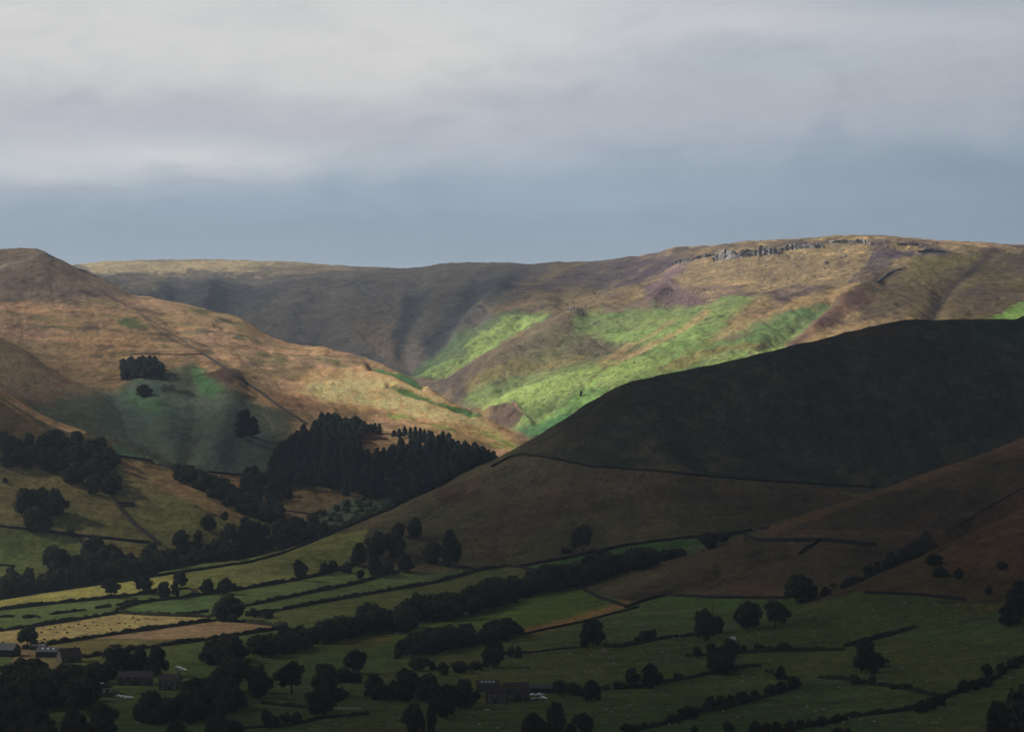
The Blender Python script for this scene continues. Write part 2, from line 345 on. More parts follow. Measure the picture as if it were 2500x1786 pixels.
# bracken and heather hummocks
tex = np.where(mR, 0.9, np.where(mL, 0.55, 0.0))
Z += tex*np.abs(fbm(XX/16+fbm(XX/60, YY/60, 2, 3)*2, YY/30, 3, 31))*2.2
rel = np.where(mR, 1.0, np.where(mL, 0.5, np.where(mF & (PY < 1380), 0.45, np.where(mA | mB, 0.3, 0.0))))
Z -= rel*np.clip(0.22-np.abs(fbm((XX+0.25*YY)/46, (YY-0.4*XX)/170, 3, 61)), 0, 1)*9.0*sm((PY-650)/40)
Z = Z.astype(np.float64)
PYS = 893.0+(CAMZ-Z)*FP/YY          # screen row of every vertex
RUN = np.minimum.accumulate(PYS, axis=0)

def col_of(px): return min(max((px-CP[0])/3.6, 0), NC-1.001)
def z_at(px, y):
    c = col_of(px); i = int(c); f = c-i
    r = np.interp(y, YS, np.arange(NR)); j = min(int(r), NR-2); g = r-j
    return float((Z[j, i]*(1-f)+Z[j, i+1]*f)*(1-g)+(Z[j+1, i]*(1-f)+Z[j+1, i+1]*f)*g)
def hit(px, py):
    """first ground point along the ray through (px, py)"""
    i = int(round(col_of(px))); rr = RUN[:, i]
    j = int(np.argmax(rr <= py)) if (rr <= py).any() else NR-2
    j = max(j, 1)
    p0, p1 = PYS[j-1, i], PYS[j, i]
    t = 0.5 if abs(p0-p1) < 1e-6 else min(max((p0-py)/(p0-p1), 0), 1)
    y = YS[j-1]+t*(YS[j]-YS[j-1])
    return px, y
def wp(px, y, dz=0.0): return Vector(((px-1250.0)/FP*y, y, z_at(px, y)+dz))
def mpp(y): return y/FP              # metres per frame pixel at distance y
# ------------------------------------------------------------------ vegetation colours (albedo), one value per vertex
KL = 1.45     # what a fully sunlit surface returns of its albedo
def A(r, g, b): return lin((r, g, b))/KL
wxn = fbm(XX/45, YY/70, 4, 201); wyn = fbm(XX/45+90, YY/70+40, 4, 202)
pk = np.interp(YY, [1200, 2000, 3000, 4500], [20, 15, 19, 19])
PXW = PX+wxn*pk+fbm(XX/11, YY/16, 3, 207)*pk*0.6
PYW = PY+wyn*pk*0.55+fbm(XX/11+50, YY/16, 3, 208)*pk*0.45
N1 = fbm(XX/120, YY/170, 4, 301); N2 = fbm(XX/30, YY/45, 4, 302); N3 = fbm(XX/9, YY/14, 3, 303); N4 = fbm(XX/300, YY/300, 3, 304)
ALB = np.zeros((NR, NC, 3))
def fill(mask, c): ALB[mask] = c
def blend(w, c):
    w = np.clip(w, 0, 1)
    sel = w > 0.002
    ww = w[sel][:, None]
    ALB[sel] = ALB[sel]*(1-ww)+np.asarray(c)*ww
def mixn(mask, c, n, lo, hi, k=1.0):
    blend(np.where(mask, sm((n-lo)/(hi-lo))*k, 0), c)
def poly(mask, pts, c, k=1.0, feather=7.0, warp=1.0, brk=0.0, n=None):
    p = np.array(pts, float); pad = feather+30
    sel = mask & (PX > p[:, 0].min()-pad) & (PX < p[:, 0].max()+pad) & (PY > p[:, 1].min()-pad) & (PY < p[:, 1].max()+pad)
    x = PX[sel]*(1-warp)+PXW[sel]*warp; y = PY[sel]*(1-warp)+PYW[sel]*warp
    ins = np.zeros(x.shape, bool); d = np.full(x.shape, 1e9)
    q = np.roll(p, -1, axis=0)
    for (ax, ay), (bx, by) in zip(p, q):
        vx, vy = bx-ax, by-ay
        t = np.clip(((x-ax)*vx+(y-ay)*vy)/(vx*vx+vy*vy+1e-9), 0, 1)
        d = np.minimum(d, np.hypot(x-ax-t*vx, (y-ay-t*vy)))
        c1 = ((ay > y) != (by > y)) & (x < (bx-ax)*(y-ay)/(by-ay+1e-12)+ax)
        ins ^= c1
    sd = np.where(ins, d, -d)
    w = sm((sd+feather*0.5)/feather)*k
    if brk: w = w*(1-brk*sm(((N2+N3*0.7)[sel] if n is None else n[sel])*2.2+0.2))
    W = np.zeros(PX.shape); W[sel] = w
    blend(W, c)
def line(mask, pts, c, w, k=1.0, warp=True):
    D = dist_line(pts, mask, pad=w*3+30)
    blend(np.exp(-(D/w)**2)*k, c)

GRN = A(138, 166, 90); LIME = A(160, 184, 98); MID = A(120, 147, 82); TEAL = A(96, 123, 78); GOLD = A(176, 140, 84); TAN = A(168, 136, 98)
OLV = A(128, 118, 76); HEA = A(104, 86, 90); DKH = A(74, 70, 78); BRN = A(112, 88, 70); PUR = A(118, 94, 112); ROCK = A(160, 150, 146)

# R : the big lit hillside and the moor behind
fill(mR, A(128, 110, 80))
mixn(mR, A(108, 90, 84), N1, -0.15, 0.35, 0.75); mixn(mR, OLV, N2, 0.0, 0.4, 0.6); mixn(mR, A(148, 122, 82), N2, 0.1, 0.5, 0.5)
mixn(mR, DKH, -N2, 0.15, 0.5, 0.5)
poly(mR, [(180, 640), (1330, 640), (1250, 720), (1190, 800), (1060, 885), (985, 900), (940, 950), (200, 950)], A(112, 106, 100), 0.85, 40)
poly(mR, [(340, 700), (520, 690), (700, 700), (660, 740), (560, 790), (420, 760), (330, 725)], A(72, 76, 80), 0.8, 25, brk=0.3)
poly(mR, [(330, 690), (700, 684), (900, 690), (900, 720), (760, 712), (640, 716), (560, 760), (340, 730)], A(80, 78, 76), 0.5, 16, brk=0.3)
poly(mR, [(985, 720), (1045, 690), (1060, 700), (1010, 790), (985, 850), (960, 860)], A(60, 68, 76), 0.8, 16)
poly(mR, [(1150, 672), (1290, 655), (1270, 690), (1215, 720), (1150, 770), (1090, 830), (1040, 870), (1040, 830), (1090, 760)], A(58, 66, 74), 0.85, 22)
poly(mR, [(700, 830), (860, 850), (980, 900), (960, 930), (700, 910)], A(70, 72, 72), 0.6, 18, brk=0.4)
poly(mR, [(830, 770), (960, 800), (985, 850), (960, 880), (860, 840)], A(122, 100, 76), 0.5, 25)
poly(mR, [(200, 636), (620, 630), (980, 652), (700, 668), (500, 664), (400, 672), (300, 668), (220, 668)], A(186, 166, 122), 0.9, 8, brk=0.35, n=N1)
poly(mR, [(640, 645), (1350, 640), (1350, 668), (1000, 690), (640, 676)], A(98, 90, 84), 0.6, 10, brk=0.3)
poly(mR, [(280, 690), (400, 676), (360, 712), (310, 714)], A(150, 136, 104), 0.8, 8, brk=0.5)
# golden upper slope, heather and stone
poly(mR, [(1600, 690), (1660, 640), (1760, 612), (2050, 600), (2300, 596), (2330, 604), (2200, 650), (2090, 690), (2000, 712), (1850, 722), (1720, 742), (1600, 740)], A(150, 130, 96), 0.9, 12, brk=0.30)
mixn(mR & (PX > 1560) & (PY < 740), A(184, 154, 108), N3+N2, 0.25, 0.8, 0.7); mixn(mR & (PX > 1500) & (PY < 760), HEA, -N1-N2*0.7, 0.05, 0.55, 0.75)
poly(mR, [(1300, 700), (1440, 640), (1655, 615), (1625, 660), (1560, 695), (1450, 706), (1350, 716)], A(86, 76, 84), 0.85, 14, brk=0.25)
poly(mR, [(1430, 690), (1560, 700), (1600, 745), (1500, 760), (1440, 745), (1330, 745), (1200, 780), (1180, 760), (1300, 720)], A(136, 116, 82), 0.7, 12, brk=0.3)
poly(mR, [(1580, 705), (1635, 655), (1700, 640), (1640, 690), (1700, 722), (1720, 748), (1640, 750), (1588, 745)], PUR, 0.75, 12, brk=0.25)
poly(mR, [(1480, 770), (1600, 715), (1800, 690), (1860, 720), (1800, 730), (1720, 752), (1640, 752), (1560, 755)], A(116, 94, 92), 0.7, 10, brk=0.35)
poly(mR, [(2130, 622), (2190, 606), (2330, 604), (2300, 620), (2200, 628), (2150, 660), (2090, 692), (2070, 690)], A(88, 80, 94), 0.85, 7, brk=0.3)
poly(mR, [(2100, 690), (2330, 610), (2600, 610), (2600, 800), (2200, 800), (2120, 770), (2030, 740)], A(112, 98, 68), 0.8, 14, brk=0.25)
mixn(mR & (PX > 2100) & (PY > 620), A(84, 72, 66), N1+N2, 0.0, 0.5, 0.7)
poly(mR, [(2230, 630), (2390, 618), (2385, 640), (2290, 680), (2190, 700)], A(120, 112, 64), 0.7, 12, brk=0.2)
line(mR, [(2410, 625), (2385, 655), (2330, 690), (2290, 735), (2270, 780)], A(56, 52, 54), 9, 0.7)
poly(mR, [(2200, 578), (2360, 584), (2500, 592), (2500, 602), (2340, 600), (2260, 592)], A(176, 144, 110), 0.7, 5, brk=0.3)
# the green bracken
poly(mR, [(980, 935), (1000, 885), (1060, 850), (1130, 812), (1210, 775), (1290, 764), (1345, 768), (1325, 790), (1255, 815), (1190, 852), (1130, 885), (1065, 925), (1020, 915)], TEAL, 0.9, 14, brk=0.15)
poly(mR, [(1050, 918), (1120, 862), (1175, 820), (1235, 782), (1330, 768), (1318, 785), (1250, 812), (1190, 846), (1120, 885), (1070, 918)], LIME, 0.9, 14)
poly(mR, [(1000, 905), (1060, 880), (1150, 850), (1100, 880), (1060, 915)], GRN, 0.8, 9)
poly(mR, [(1390, 830), (1425, 775), (1470, 752), (1560, 750), (1640, 750), (1700, 748), (1755, 722), (1850, 722), (1810, 760), (1770, 805), (1725, 840), (1690, 865), (1600, 872), (1540, 845), (1440, 822)], MID, 0.9, 22, brk=0.28)
poly(mR, [(1440, 812), (1560, 800), (1620, 800), (1700, 790), (1740, 800), (1700, 845), (1610, 868), (1560, 840)], GRN, 0.8, 26, brk=0.2)
poly(mR, [(1120, 985), (1160, 955), (1290, 905), (1400, 880), (1500, 880), (1600, 862), (1700, 832), (1760, 812), (1850, 785), (1960, 748), (2040, 738), (2010, 765), (1960, 800), (1900, 835), (1820, 870), (1700, 900), (1560, 945), (1420, 1010),
          (1340, 1050), (1290, 1068), (1240, 1045), (1280, 1010), (1230, 990)], MID, 0.92, 24, brk=0.25)
poly(mR, [(1180, 985), (1290, 930), (1440, 905), (1560, 888), (1640, 880), (1520, 930), (1410, 962), (1300, 995), (1220, 992)], LIME, 0.85, 26, brk=0.15)
poly(mR, [(1300, 1040), (1390, 985), (1450, 955), (1600, 920), (1560, 945), (1420, 1005), (1340, 1045)], A(120, 165, 84), 0.7, 12)
poly(mR, [(1780, 800), (1880, 775), (1980, 745), (2030, 742), (1990, 775), (1900, 815), (1830, 835), (1770, 830)], TEAL, 0.75, 14, brk=0.25)
poly(mR, [(1640, 920), (1800, 868), (1900, 830), (1930, 835), (1900, 852), (1760, 890)], LIME, 0.8, 12)
poly(mR, [(1250, 1060), (1300, 1045), (1360, 1010), (1420, 1000), (1300, 1075)], A(70, 124, 76), 0.8, 9)
poly(mR, [(1560, 935), (1680, 890), (1740, 880), (1640, 925), (1540, 955)], TEAL, 0.8, 10, brk=0.2)
line(mR, [(1640, 830), (1560, 850), (1480, 855)], TEAL, 8, 0.5)
poly(mR, [(1140, 960), (1250, 870), (1330, 820), (1420, 810), (1500, 850), (1440, 900), (1300, 930)], A(122, 132, 84), 0.55, 40, brk=0.5)
poly(mR, [(1260, 860), (1330, 815), (1400, 805), (1380, 850), (1290, 890)], MID, 0.5, 30, brk=0.5)
# dark moorland stripes through it
poly(mR, [(1050, 925), (1110, 890), (1190, 855), (1270, 815), (1340, 780), (1430, 768), (1400, 800), (1380, 830), (1320, 870), (1250, 900), (1170, 935), (1120, 985), (1060, 965), (1010, 925)], A(118, 102, 84), 0.75, 20, brk=0.35)
poly(mR, [(1035, 945), (1100, 910), (1200, 880), (1180, 905), (1120, 950), (1150, 975), (1110, 985)], A(84, 76, 78), 0.75, 18, brk=0.3)
poly(mR, [(1270, 890), (1400, 860), (1440, 855), (1400, 880), (1300, 900), (1200, 935), (1140, 960), (1160, 930)], A(140, 128, 78), 0.8, 10, brk=0.25)
poly(mR, [(1390, 822), (1450, 808), (1500, 824), (1548, 838), (1500, 855), (1440, 850), (1400, 866), (1340, 868)], A(100, 90, 76), 0.7, 16, brk=0.4)
poly(mR, [(1460, 745), (1530, 745), (1510, 760), (1470, 762)], A(128, 104, 92), 0.8, 6)
line(mR, [(1725, 763), (1690, 792), (1640, 822), (1590, 848), (1530, 880), (1490, 898)], A(172, 146, 100), 7.5, 0.85)
line(mR, [(1642, 783), (1600, 812), (1560, 838), (1520, 850)], A(168, 144, 98), 5, 0.75)
line(mR, [(1520, 850), (1480, 878), (1470, 895)], A(160, 130, 84), 9, 0.7)
line(mR, [(1480, 905), (1440, 935)], A(110, 90, 66), 4, 0.7)
poly(mR, [(1730, 838), (1790, 792), (1850, 765), (1900, 745), (1990, 722), (2090, 702), (2070, 722), (1990, 745), (1900, 768), (1850, 790), (1790, 818), (1745, 838)], A(172, 144, 98), 0.85, 18, brk=0.3)
poly(mR, [(1745, 835), (1800, 815), (1830, 820), (1790, 835)], A(128, 100, 90), 0.7, 8)
poly(mR, [(1600, 905), (1660, 872), (1740, 850), (1850, 838), (1850, 850), (1760, 862), (1680, 890)], A(140, 122, 74), 0.75, 9, brk=0.35)
poly(mR, [(1820, 862), (1850, 832), (1880, 830), (1860, 856)], A(98, 84, 70), 0.8, 8)
poly(mR, [(1900, 852), (1960, 795), (2030, 742), (2100, 712), (2140, 735), (2060, 780), (2000, 815), (1920, 850)], A(112, 84, 76), 0.85, 10, brk=0.2)
poly(mR, [(1930, 852), (2000, 805), (2080, 780), (2180, 765), (2240, 775), (2160, 792), (2000, 850)], A(164, 136, 96), 0.7, 20, brk=0.3)
poly(mR, [(2395, 800), (2420, 768), (2470, 748), (2540, 728), (2700, 700), (2700, 820), (2400, 820)], A(128, 165, 78), 0.95, 8)
poly(mR, [(1195, 1008), (1225, 996), (1262, 1000), (1285, 1022), (1262, 1040), (1235, 1052), (1215, 1035)], A(96, 78, 70), 0.92, 6, brk=0.2)
line(mR, [(1258, 1000), (1268, 1012), (1288, 1028)], A(196, 150, 124), 2.6, 0.95)
line(mR, [(985, 895), (1030, 925), (1080, 955), (1130, 990), (1200, 1030)], A(120, 106, 96), 7, 0.55)

# L : long tan hill on the left
fill(mL, A(160, 130, 94))
mixn(mL, A(172, 138, 114), N1+0.3*N2, -0.1, 0.5, 0.6); mixn(mL, A(128, 112, 74), N2-0.2*N1, 0.0, 0.4, 0.7); mixn(mL, A(96, 84, 66), -N2+0.4*N3, 0.22, 0.6, 0.7)
stre = fbm((XX+YY*0.35)/90, (YY-XX*0.1)/16, 4, 333)
mixn(mL, A(118, 104, 70), stre, 0.1, 0.45, 0.6); mixn(mL, A(192, 148, 106), -stre, 0.15, 0.5, 0.6)
poly(mL, [(-720, 560), (100, 590), (160, 630), (260, 690), (330, 730), (200, 735), (-720, 720)], A(112, 99, 90), 0.8, 16, brk=0.2)
line(mL, [(0, 655), (40, 640), (90, 618), (110, 612)], A(150, 138, 126), 4, 0.6)
poly(mL, [(140, 715), (230, 708), (240, 725), (170, 728)], A(86, 78, 74), 0.7, 7, brk=0.3)
poly(mL, [(285, 782), (330, 780), (350, 795), (375, 800), (350, 812), (300, 798)], A(84, 100, 62), 0.9, 8)
poly(mL, [(190, 795), (260, 797), (240, 810), (190, 806)], A(88, 76, 74), 0.7, 6)
poly(mL, [(90, 785), (160, 790), (180, 800), (110, 798)], A(96, 96, 66), 0.6, 6)
poly(mL, [(440, 752), (500, 762), (520, 778), (480, 770)], A(90, 100, 62), 0.85, 6); poly(mL, [(520, 776), (570, 782), (590, 792), (540, 788)], A(84, 98, 58), 0.85, 5)
poly(mL, [(570, 810), (600, 815), (590, 825), (572, 820)], A(90, 96, 62), 0.8, 5); poly(mL, [(470, 800), (520, 804), (500, 815)], A(96, 88, 74), 0.7, 6)
line(mL, [(305, 748), (335, 760), (350, 775), (375, 800), (420, 830), (470, 850)], A(82, 74, 62), 3.5, 0.7)
line(mL, [(335, 762), (370, 760), (385, 752)], A(82, 74, 62), 2.5, 0.6)
line(mL, [(370, 795), (440, 822), (500, 838)], A(90, 80, 66), 3, 0.5)
for a, b, c, d in [(630, 862, 700, 878), (640, 880, 690, 885), (770, 872, 830, 880), (600, 872, 640, 882), (815, 890, 850, 894)]:
    line(mL, [(a, b), (c, d)], A(92, 108, 58), 3.5, 0.75)
poly(mL, [(600, 900), (760, 890), (850, 925), (830, 940), (700, 925), (600, 930)], A(116, 102, 66), 0.75, 14, brk=0.3)
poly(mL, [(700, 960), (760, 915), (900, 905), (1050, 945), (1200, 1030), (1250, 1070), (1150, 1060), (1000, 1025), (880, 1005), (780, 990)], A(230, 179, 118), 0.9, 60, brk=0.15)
poly(mL, [(600, 945), (740, 960), (800, 990), (780, 1010), (680, 990)], A(140, 102, 76), 0.7, 14, brk=0.2)
poly(mL, [(720, 1010), (800, 975), (880, 1000), (960, 1010), (880, 1020), (780, 1015)], A(110, 92, 66), 0.7, 9, brk=0.3)
poly(mL, [(905, 890), (940, 893), (985, 910), (1030, 935), (1045, 948), (1000, 935), (940, 912)], A(64, 112, 64), 0.95, 4, warp=0.5)
poly(mL, [(945, 940), (1000, 950), (1060, 970), (1120, 990), (1180, 1015), (1160, 1018), (1090, 992), (1010, 968)], A(70, 118, 62), 0.92, 4, warp=0.5)
for pts in ([(1060, 1032), (1090, 1034), (1125, 1052), (1100, 1056), (1070, 1046)], [(1135, 1040), (1190, 1046), (1240, 1065), (1290, 1085), (1260, 1090), (1200, 1062)],
            [(1180, 1072), (1220, 1082), (1250, 1098), (1210, 1090)], [(940, 1010), (1010, 1018), (1020, 1028), (960, 1022)]):
    poly(mL, pts, A(140, 172, 72), 0.85, 6, brk=0.25)
poly(mL, [(1010, 1020), (1150, 1035), (1290, 1080), (1290, 1110), (1100, 1080)], A(140, 118, 74), 0.55, 16, brk=0.3)
poly(mL, [(960, 1040), (1060, 1050), (1200, 1100), (1140, 1120), (1040, 1080)], A(150, 130, 84), 0.5, 14)
poly(mL, [(512, 930), (548, 895), (592, 930), (548, 965)], A(84, 66, 58), 0.9, 7)
poly(mL, [(590, 970), (612, 955), (622, 950), (605, 985)], A(92, 84, 50), 0.8, 6)
# C
fill(mC, A(150, 126, 96)); mixn(mC, A(118, 106, 76), N2, -0.1, 0.4, 0.7); mixn(mC, A(150, 112, 88), -N2, 0.1, 0.5, 0.6)
poly(mC, [(-720, 900), (0, 950), (140, 1000), (260, 1000), (300, 1100), (-720, 1070)], A(74, 80, 64), 0.8, 40)
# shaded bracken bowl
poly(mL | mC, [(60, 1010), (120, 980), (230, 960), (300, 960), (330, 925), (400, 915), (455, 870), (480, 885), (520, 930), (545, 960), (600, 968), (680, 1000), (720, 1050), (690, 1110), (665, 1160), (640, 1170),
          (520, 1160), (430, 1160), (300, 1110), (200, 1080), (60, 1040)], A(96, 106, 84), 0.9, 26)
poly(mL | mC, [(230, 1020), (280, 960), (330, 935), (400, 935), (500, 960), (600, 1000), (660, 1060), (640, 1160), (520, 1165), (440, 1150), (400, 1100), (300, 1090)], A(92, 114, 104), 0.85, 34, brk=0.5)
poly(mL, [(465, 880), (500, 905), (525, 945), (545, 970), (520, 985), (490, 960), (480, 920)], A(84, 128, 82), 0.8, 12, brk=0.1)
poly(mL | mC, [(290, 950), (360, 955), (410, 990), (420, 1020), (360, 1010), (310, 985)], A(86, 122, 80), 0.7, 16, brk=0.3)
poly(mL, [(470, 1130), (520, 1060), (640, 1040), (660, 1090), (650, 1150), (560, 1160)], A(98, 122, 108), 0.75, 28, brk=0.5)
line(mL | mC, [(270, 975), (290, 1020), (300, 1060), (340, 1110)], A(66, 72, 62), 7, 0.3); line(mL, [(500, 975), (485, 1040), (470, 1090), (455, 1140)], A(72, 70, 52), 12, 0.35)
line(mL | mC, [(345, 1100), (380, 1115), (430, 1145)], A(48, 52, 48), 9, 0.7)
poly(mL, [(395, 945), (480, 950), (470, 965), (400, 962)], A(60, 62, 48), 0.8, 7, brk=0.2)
poly(mL, [(700, 1165), (780, 1165), (870, 1185), (900, 1195), (860, 1230), (760, 1256), (690, 1246), (676, 1222)], A(140, 118, 76), 0.95, 4, warp=0.4)
poly(mL, [(505, 1156), (604, 1164), (612, 1200), (570, 1212), (530, 1195)], A(158, 122, 74), 0.95, 4, warp=0.4)
poly(mL, [(860, 1210), (960, 1175), (970, 1240), (840, 1300), (700, 1300), (760, 1262)], A(84, 108, 84), 0.85, 8)
poly(mL, [(880, 1055), (960, 1055), (950, 1075), (915, 1092), (885, 1085)], A(128, 96, 74), 0.8, 6)

# P
fill(mP, A(128, 122, 70))
poly(mP, [(-720, 700), (0, 900), (212, 1040), (290, 1080), (290, 1140), (-720, 1140)], A(112, 94, 64), 0.95, 6)
mixn(mP & (PY < 1130), A(84, 88, 58), N2, 0.0, 0.4, 0.7)
poly(mP, [(-720, 860), (0, 944), (46, 976), (92, 1007), (139, 1031), (215, 1052), (200, 1062), (130, 1040), (90, 1022), (46, 995), (0, 965), (-720, 900)], A(188, 148, 104), 0.9, 4, warp=0.2)
line(mP, [(0, 975), (40, 1000), (75, 1025)], A(176, 140, 100), 4, 0.7); line(mP, [(50, 1040), (80, 1035), (100, 1050)], A(150, 125, 88), 4, 0.6)
poly(mP, [(275, 1082), (340, 1100), (400, 1130), (380, 1134), (280, 1116)], A(92, 128, 96), 0.9, 4, warp=0.2)
poly(mP, [(284, 1116), (370, 1126), (431, 1150), (520, 1190), (668, 1275), (640, 1290), (520, 1290), (400, 1340), (325, 1280), (280, 1215)], A(136, 134, 78), 0.95, 4, warp=0.3)
poly(mP, [(286, 1118), (400, 1135), (470, 1180), (540, 1230), (610, 1260), (560, 1270), (470, 1225), (380, 1190), (300, 1150)], A(178, 138, 96), 0.75, 18, brk=0.15)
poly(mP, [(284, 1140), (310, 1160), (300, 1195), (284, 1195)], A(96, 116, 66), 0.7, 12)
poly(mP, [(-720, 1130), (160, 1165), (272, 1210), (391, 1332), (0, 1286), (-720, 1250)], A(132, 126, 72), 0.9, 4, warp=0.3)
mixn(mP & (PY > 1130), A(150, 128, 84), N1+N2*0.5, 0.05, 0.5, 0.5)
poly(mP, [(150, 1230), (240, 1250), (260, 1290), (150, 1300), (90, 1285)], A(104, 116, 66), 0.5, 30)
poly(mP, [(-720, 1270), (0, 1288), (190, 1311), (203, 1332), (190, 1400), (-720, 1420)], A(124, 134, 70), 0.95, 3, warp=0.2)
poly(mP, [(280, 1316), (370, 1328), (370, 1336), (290, 1332)], A(140, 132, 80), 0.9, 3)
line(mP, [(475, 1232), (500, 1250), (530, 1258)], A(76, 66, 50), 2.5, 0.8); line(mP, [(565, 1244), (600, 1258), (640, 1262)], A(80, 76, 50), 2.5, 0.7)
line(mP, [(350, 1138), (370, 1140)], A(70, 60, 50), 2, 0.8); line(mP, [(380, 1140), (410, 1146)], A(70, 60, 50), 1.8, 0.8)
line(mP, [(522, 1222), (540, 1230)], A(90, 70, 54), 2, 0.8)

# F : fields, brown slope, dark moor top
fill(mF, A(104, 122, 70))
HILLF = [(560, 1380), (692, 1335), (815, 1285), (970, 1215), (1123, 1140), (1246, 1112), (1339, 1117), (1446, 1139), (1600, 1149), (1754, 1165), (1900, 1176), (2142, 1189), (3220, 1200), (3220, 1500),
         (1862, 1290), (1708, 1311), (1523, 1333), (1385, 1363), (1262, 1385), (1172, 1391), (1060, 1412), (985, 1400), (944, 1405), (860, 1392), (785, 1400), (723, 1400), (640, 1396)]
poly(mF, HILLF, A(109, 102, 72), 1.0, 4, warp=0.2)
poly(mF, [(640, 1360), (760, 1330), (800, 1345), (740, 1385), (640, 1390)], A(120, 118, 66), 0.7, 14)
poly(mF, [(1250, 1120), (1500, 1150), (2142, 1195), (1862, 1290), (1708, 1300), (1450, 1320), (1300, 1340), (1180, 1350), (1220, 1250)], A(106, 92, 70), 0.8, 40)
poly(mF, [(1380, 1250), (1900, 1225), (2000, 1240), (1862, 1290), (1523, 1330), (1320, 1365), (1250, 1380), (1150, 1385), (1250, 1330)], A(104, 100, 64), 0.75, 25)
mixn(mF & (PY < 1400) & (PY > 1110), A(130, 102, 76), N2*0.7+N1, 0.1, 0.6, 0.35)
poly(mF, [(1080, 1180), (1180, 1160), (1200, 1190), (1150, 1220), (1060, 1230)], A(104, 78, 66), 0.7, 14, brk=0.3)
line(mF, [(1128, 1208), (1100, 1232), (1060, 1256), (1020, 1275)], A(58, 66, 52), 4.5, 0.85)
poly(mF, [(930, 1275), (1040, 1255), (1000, 1290), (900, 1320), (880, 1300)], A(84, 88, 62), 0.7, 12, brk=0.2)
poly(mF, [(750, 1340), (860, 1325), (830, 1360), (740, 1370)], A(120, 90, 70), 0.6, 10)
poly(mF, [(1170, 1137), (1250, 1100), (1290, 1075), (1330, 1085), (1300, 1112), (1246, 1116), (1180, 1140)], A(98, 96, 66), 0.8, 6)
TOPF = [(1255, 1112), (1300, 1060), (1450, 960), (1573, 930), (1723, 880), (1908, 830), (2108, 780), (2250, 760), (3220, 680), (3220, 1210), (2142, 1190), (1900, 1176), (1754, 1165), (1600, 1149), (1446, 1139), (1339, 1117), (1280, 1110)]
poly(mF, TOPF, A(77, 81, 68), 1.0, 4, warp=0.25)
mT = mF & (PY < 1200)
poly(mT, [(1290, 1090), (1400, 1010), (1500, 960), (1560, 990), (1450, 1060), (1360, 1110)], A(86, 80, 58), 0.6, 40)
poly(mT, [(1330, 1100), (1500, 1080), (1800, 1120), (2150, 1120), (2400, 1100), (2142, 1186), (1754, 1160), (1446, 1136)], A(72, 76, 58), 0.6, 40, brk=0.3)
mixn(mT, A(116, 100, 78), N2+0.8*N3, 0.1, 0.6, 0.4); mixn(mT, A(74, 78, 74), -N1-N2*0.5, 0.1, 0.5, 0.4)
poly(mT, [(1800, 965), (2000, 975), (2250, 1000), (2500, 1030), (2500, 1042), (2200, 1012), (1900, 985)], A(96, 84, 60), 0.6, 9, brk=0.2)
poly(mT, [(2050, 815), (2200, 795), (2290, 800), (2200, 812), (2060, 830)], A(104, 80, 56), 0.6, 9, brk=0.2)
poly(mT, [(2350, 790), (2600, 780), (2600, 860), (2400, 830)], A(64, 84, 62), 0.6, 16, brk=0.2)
line(mT, [(1440, 968), (1480, 960), (1560, 950)], A(110, 86, 60), 4, 0.6)
# meadows
def field(pts, c, k=1.0): poly(mF, pts, c, k, 2.5, warp=0.05)
YG = A(186, 176, 92); DG = A(104, 124, 66)
field([(-720, 1500), (0, 1463), (246, 1425), (431, 1400), (440, 1441), (385, 1446), (268, 1460), (123, 1475), (0, 1489), (-720, 1530)], YG)
field([(431, 1400), (692, 1342), (785, 1310), (900, 1290), (862, 1382), (723, 1416), (600, 1437), (524, 1448), (484, 1446), (440, 1441)], A(140, 142, 78))
field([(-720, 1530), (0, 1489), (123, 1475), (268, 1460), (385, 1446), (440, 1438), (484, 1446), (419, 1460), (320, 1477), (276, 1499), (81, 1529), (0, 1539), (-720, 1580)], A(112, 128, 72))
field([(320, 1477), (419, 1460), (524, 1448), (540, 1500), (517, 1507), (370, 1502), (291, 1497)], A(104, 128, 74))
field([(-720, 1580), (0, 1539), (81, 1529), (276, 1499), (291, 1497), (370, 1502), (517, 1507), (525, 1514), (246, 1554), (57, 1583), (0, 1592), (-720, 1650)], A(188, 166, 104))
field([(57, 1583), (246, 1554), (525, 1515), (599, 1519), (702, 1531), (599, 1547), (525, 1558), (345, 1583), (202, 1605), (100, 1640), (0, 1640)], A(174, 144, 104))
field([(524, 1448), (600, 1437), (723, 1416), (862, 1382), (963, 1403), (870, 1425), (746, 1450), (599, 1480), (560, 1490)], A(124, 136, 78))
field([(599, 1480), (746, 1450), (870, 1425), (963, 1403), (1172, 1391), (1123, 1406), (1060, 1423), (993, 1435), (845, 1460), (660, 1494)], A(110, 128, 74))
field([(540, 1515), (660, 1494), (845, 1460), (993, 1435), (1060, 1423), (1123, 1406), (1172, 1391), (1234, 1382), (1330, 1392), (1300, 1420), (1100, 1450), (900, 1500), (702, 1531), (599, 1519)], A(112, 118, 64))
poly(mF, [(1262, 1385), (1385, 1363), (1523, 1333), (1708, 1311), (1720, 1330), (1500, 1360), (1330, 1395)], A(84, 118, 60), 1, 3, warp=0.1)
field([(500, 1590), (760, 1576), (943, 1544), (1000, 1534), (1160, 1490), (1330, 1432), (1410, 1436), (1490, 1470), (1468, 1492), (1370, 1521), (1271, 1544), (1100, 1560), (960, 1580), (600, 1640)], A(104, 128, 58))
poly(mF, [(560, 1610), (760, 1580), (960, 1545), (970, 1560), (900, 1590), (800, 1600), (640, 1640)], A(118, 112, 62), 0.9, 8, warp=0.2)
line(mF, [(1271, 1544), (1370, 1521), (1468, 1492), (1530, 1474)], A(176, 134, 84), 9, 0.95)
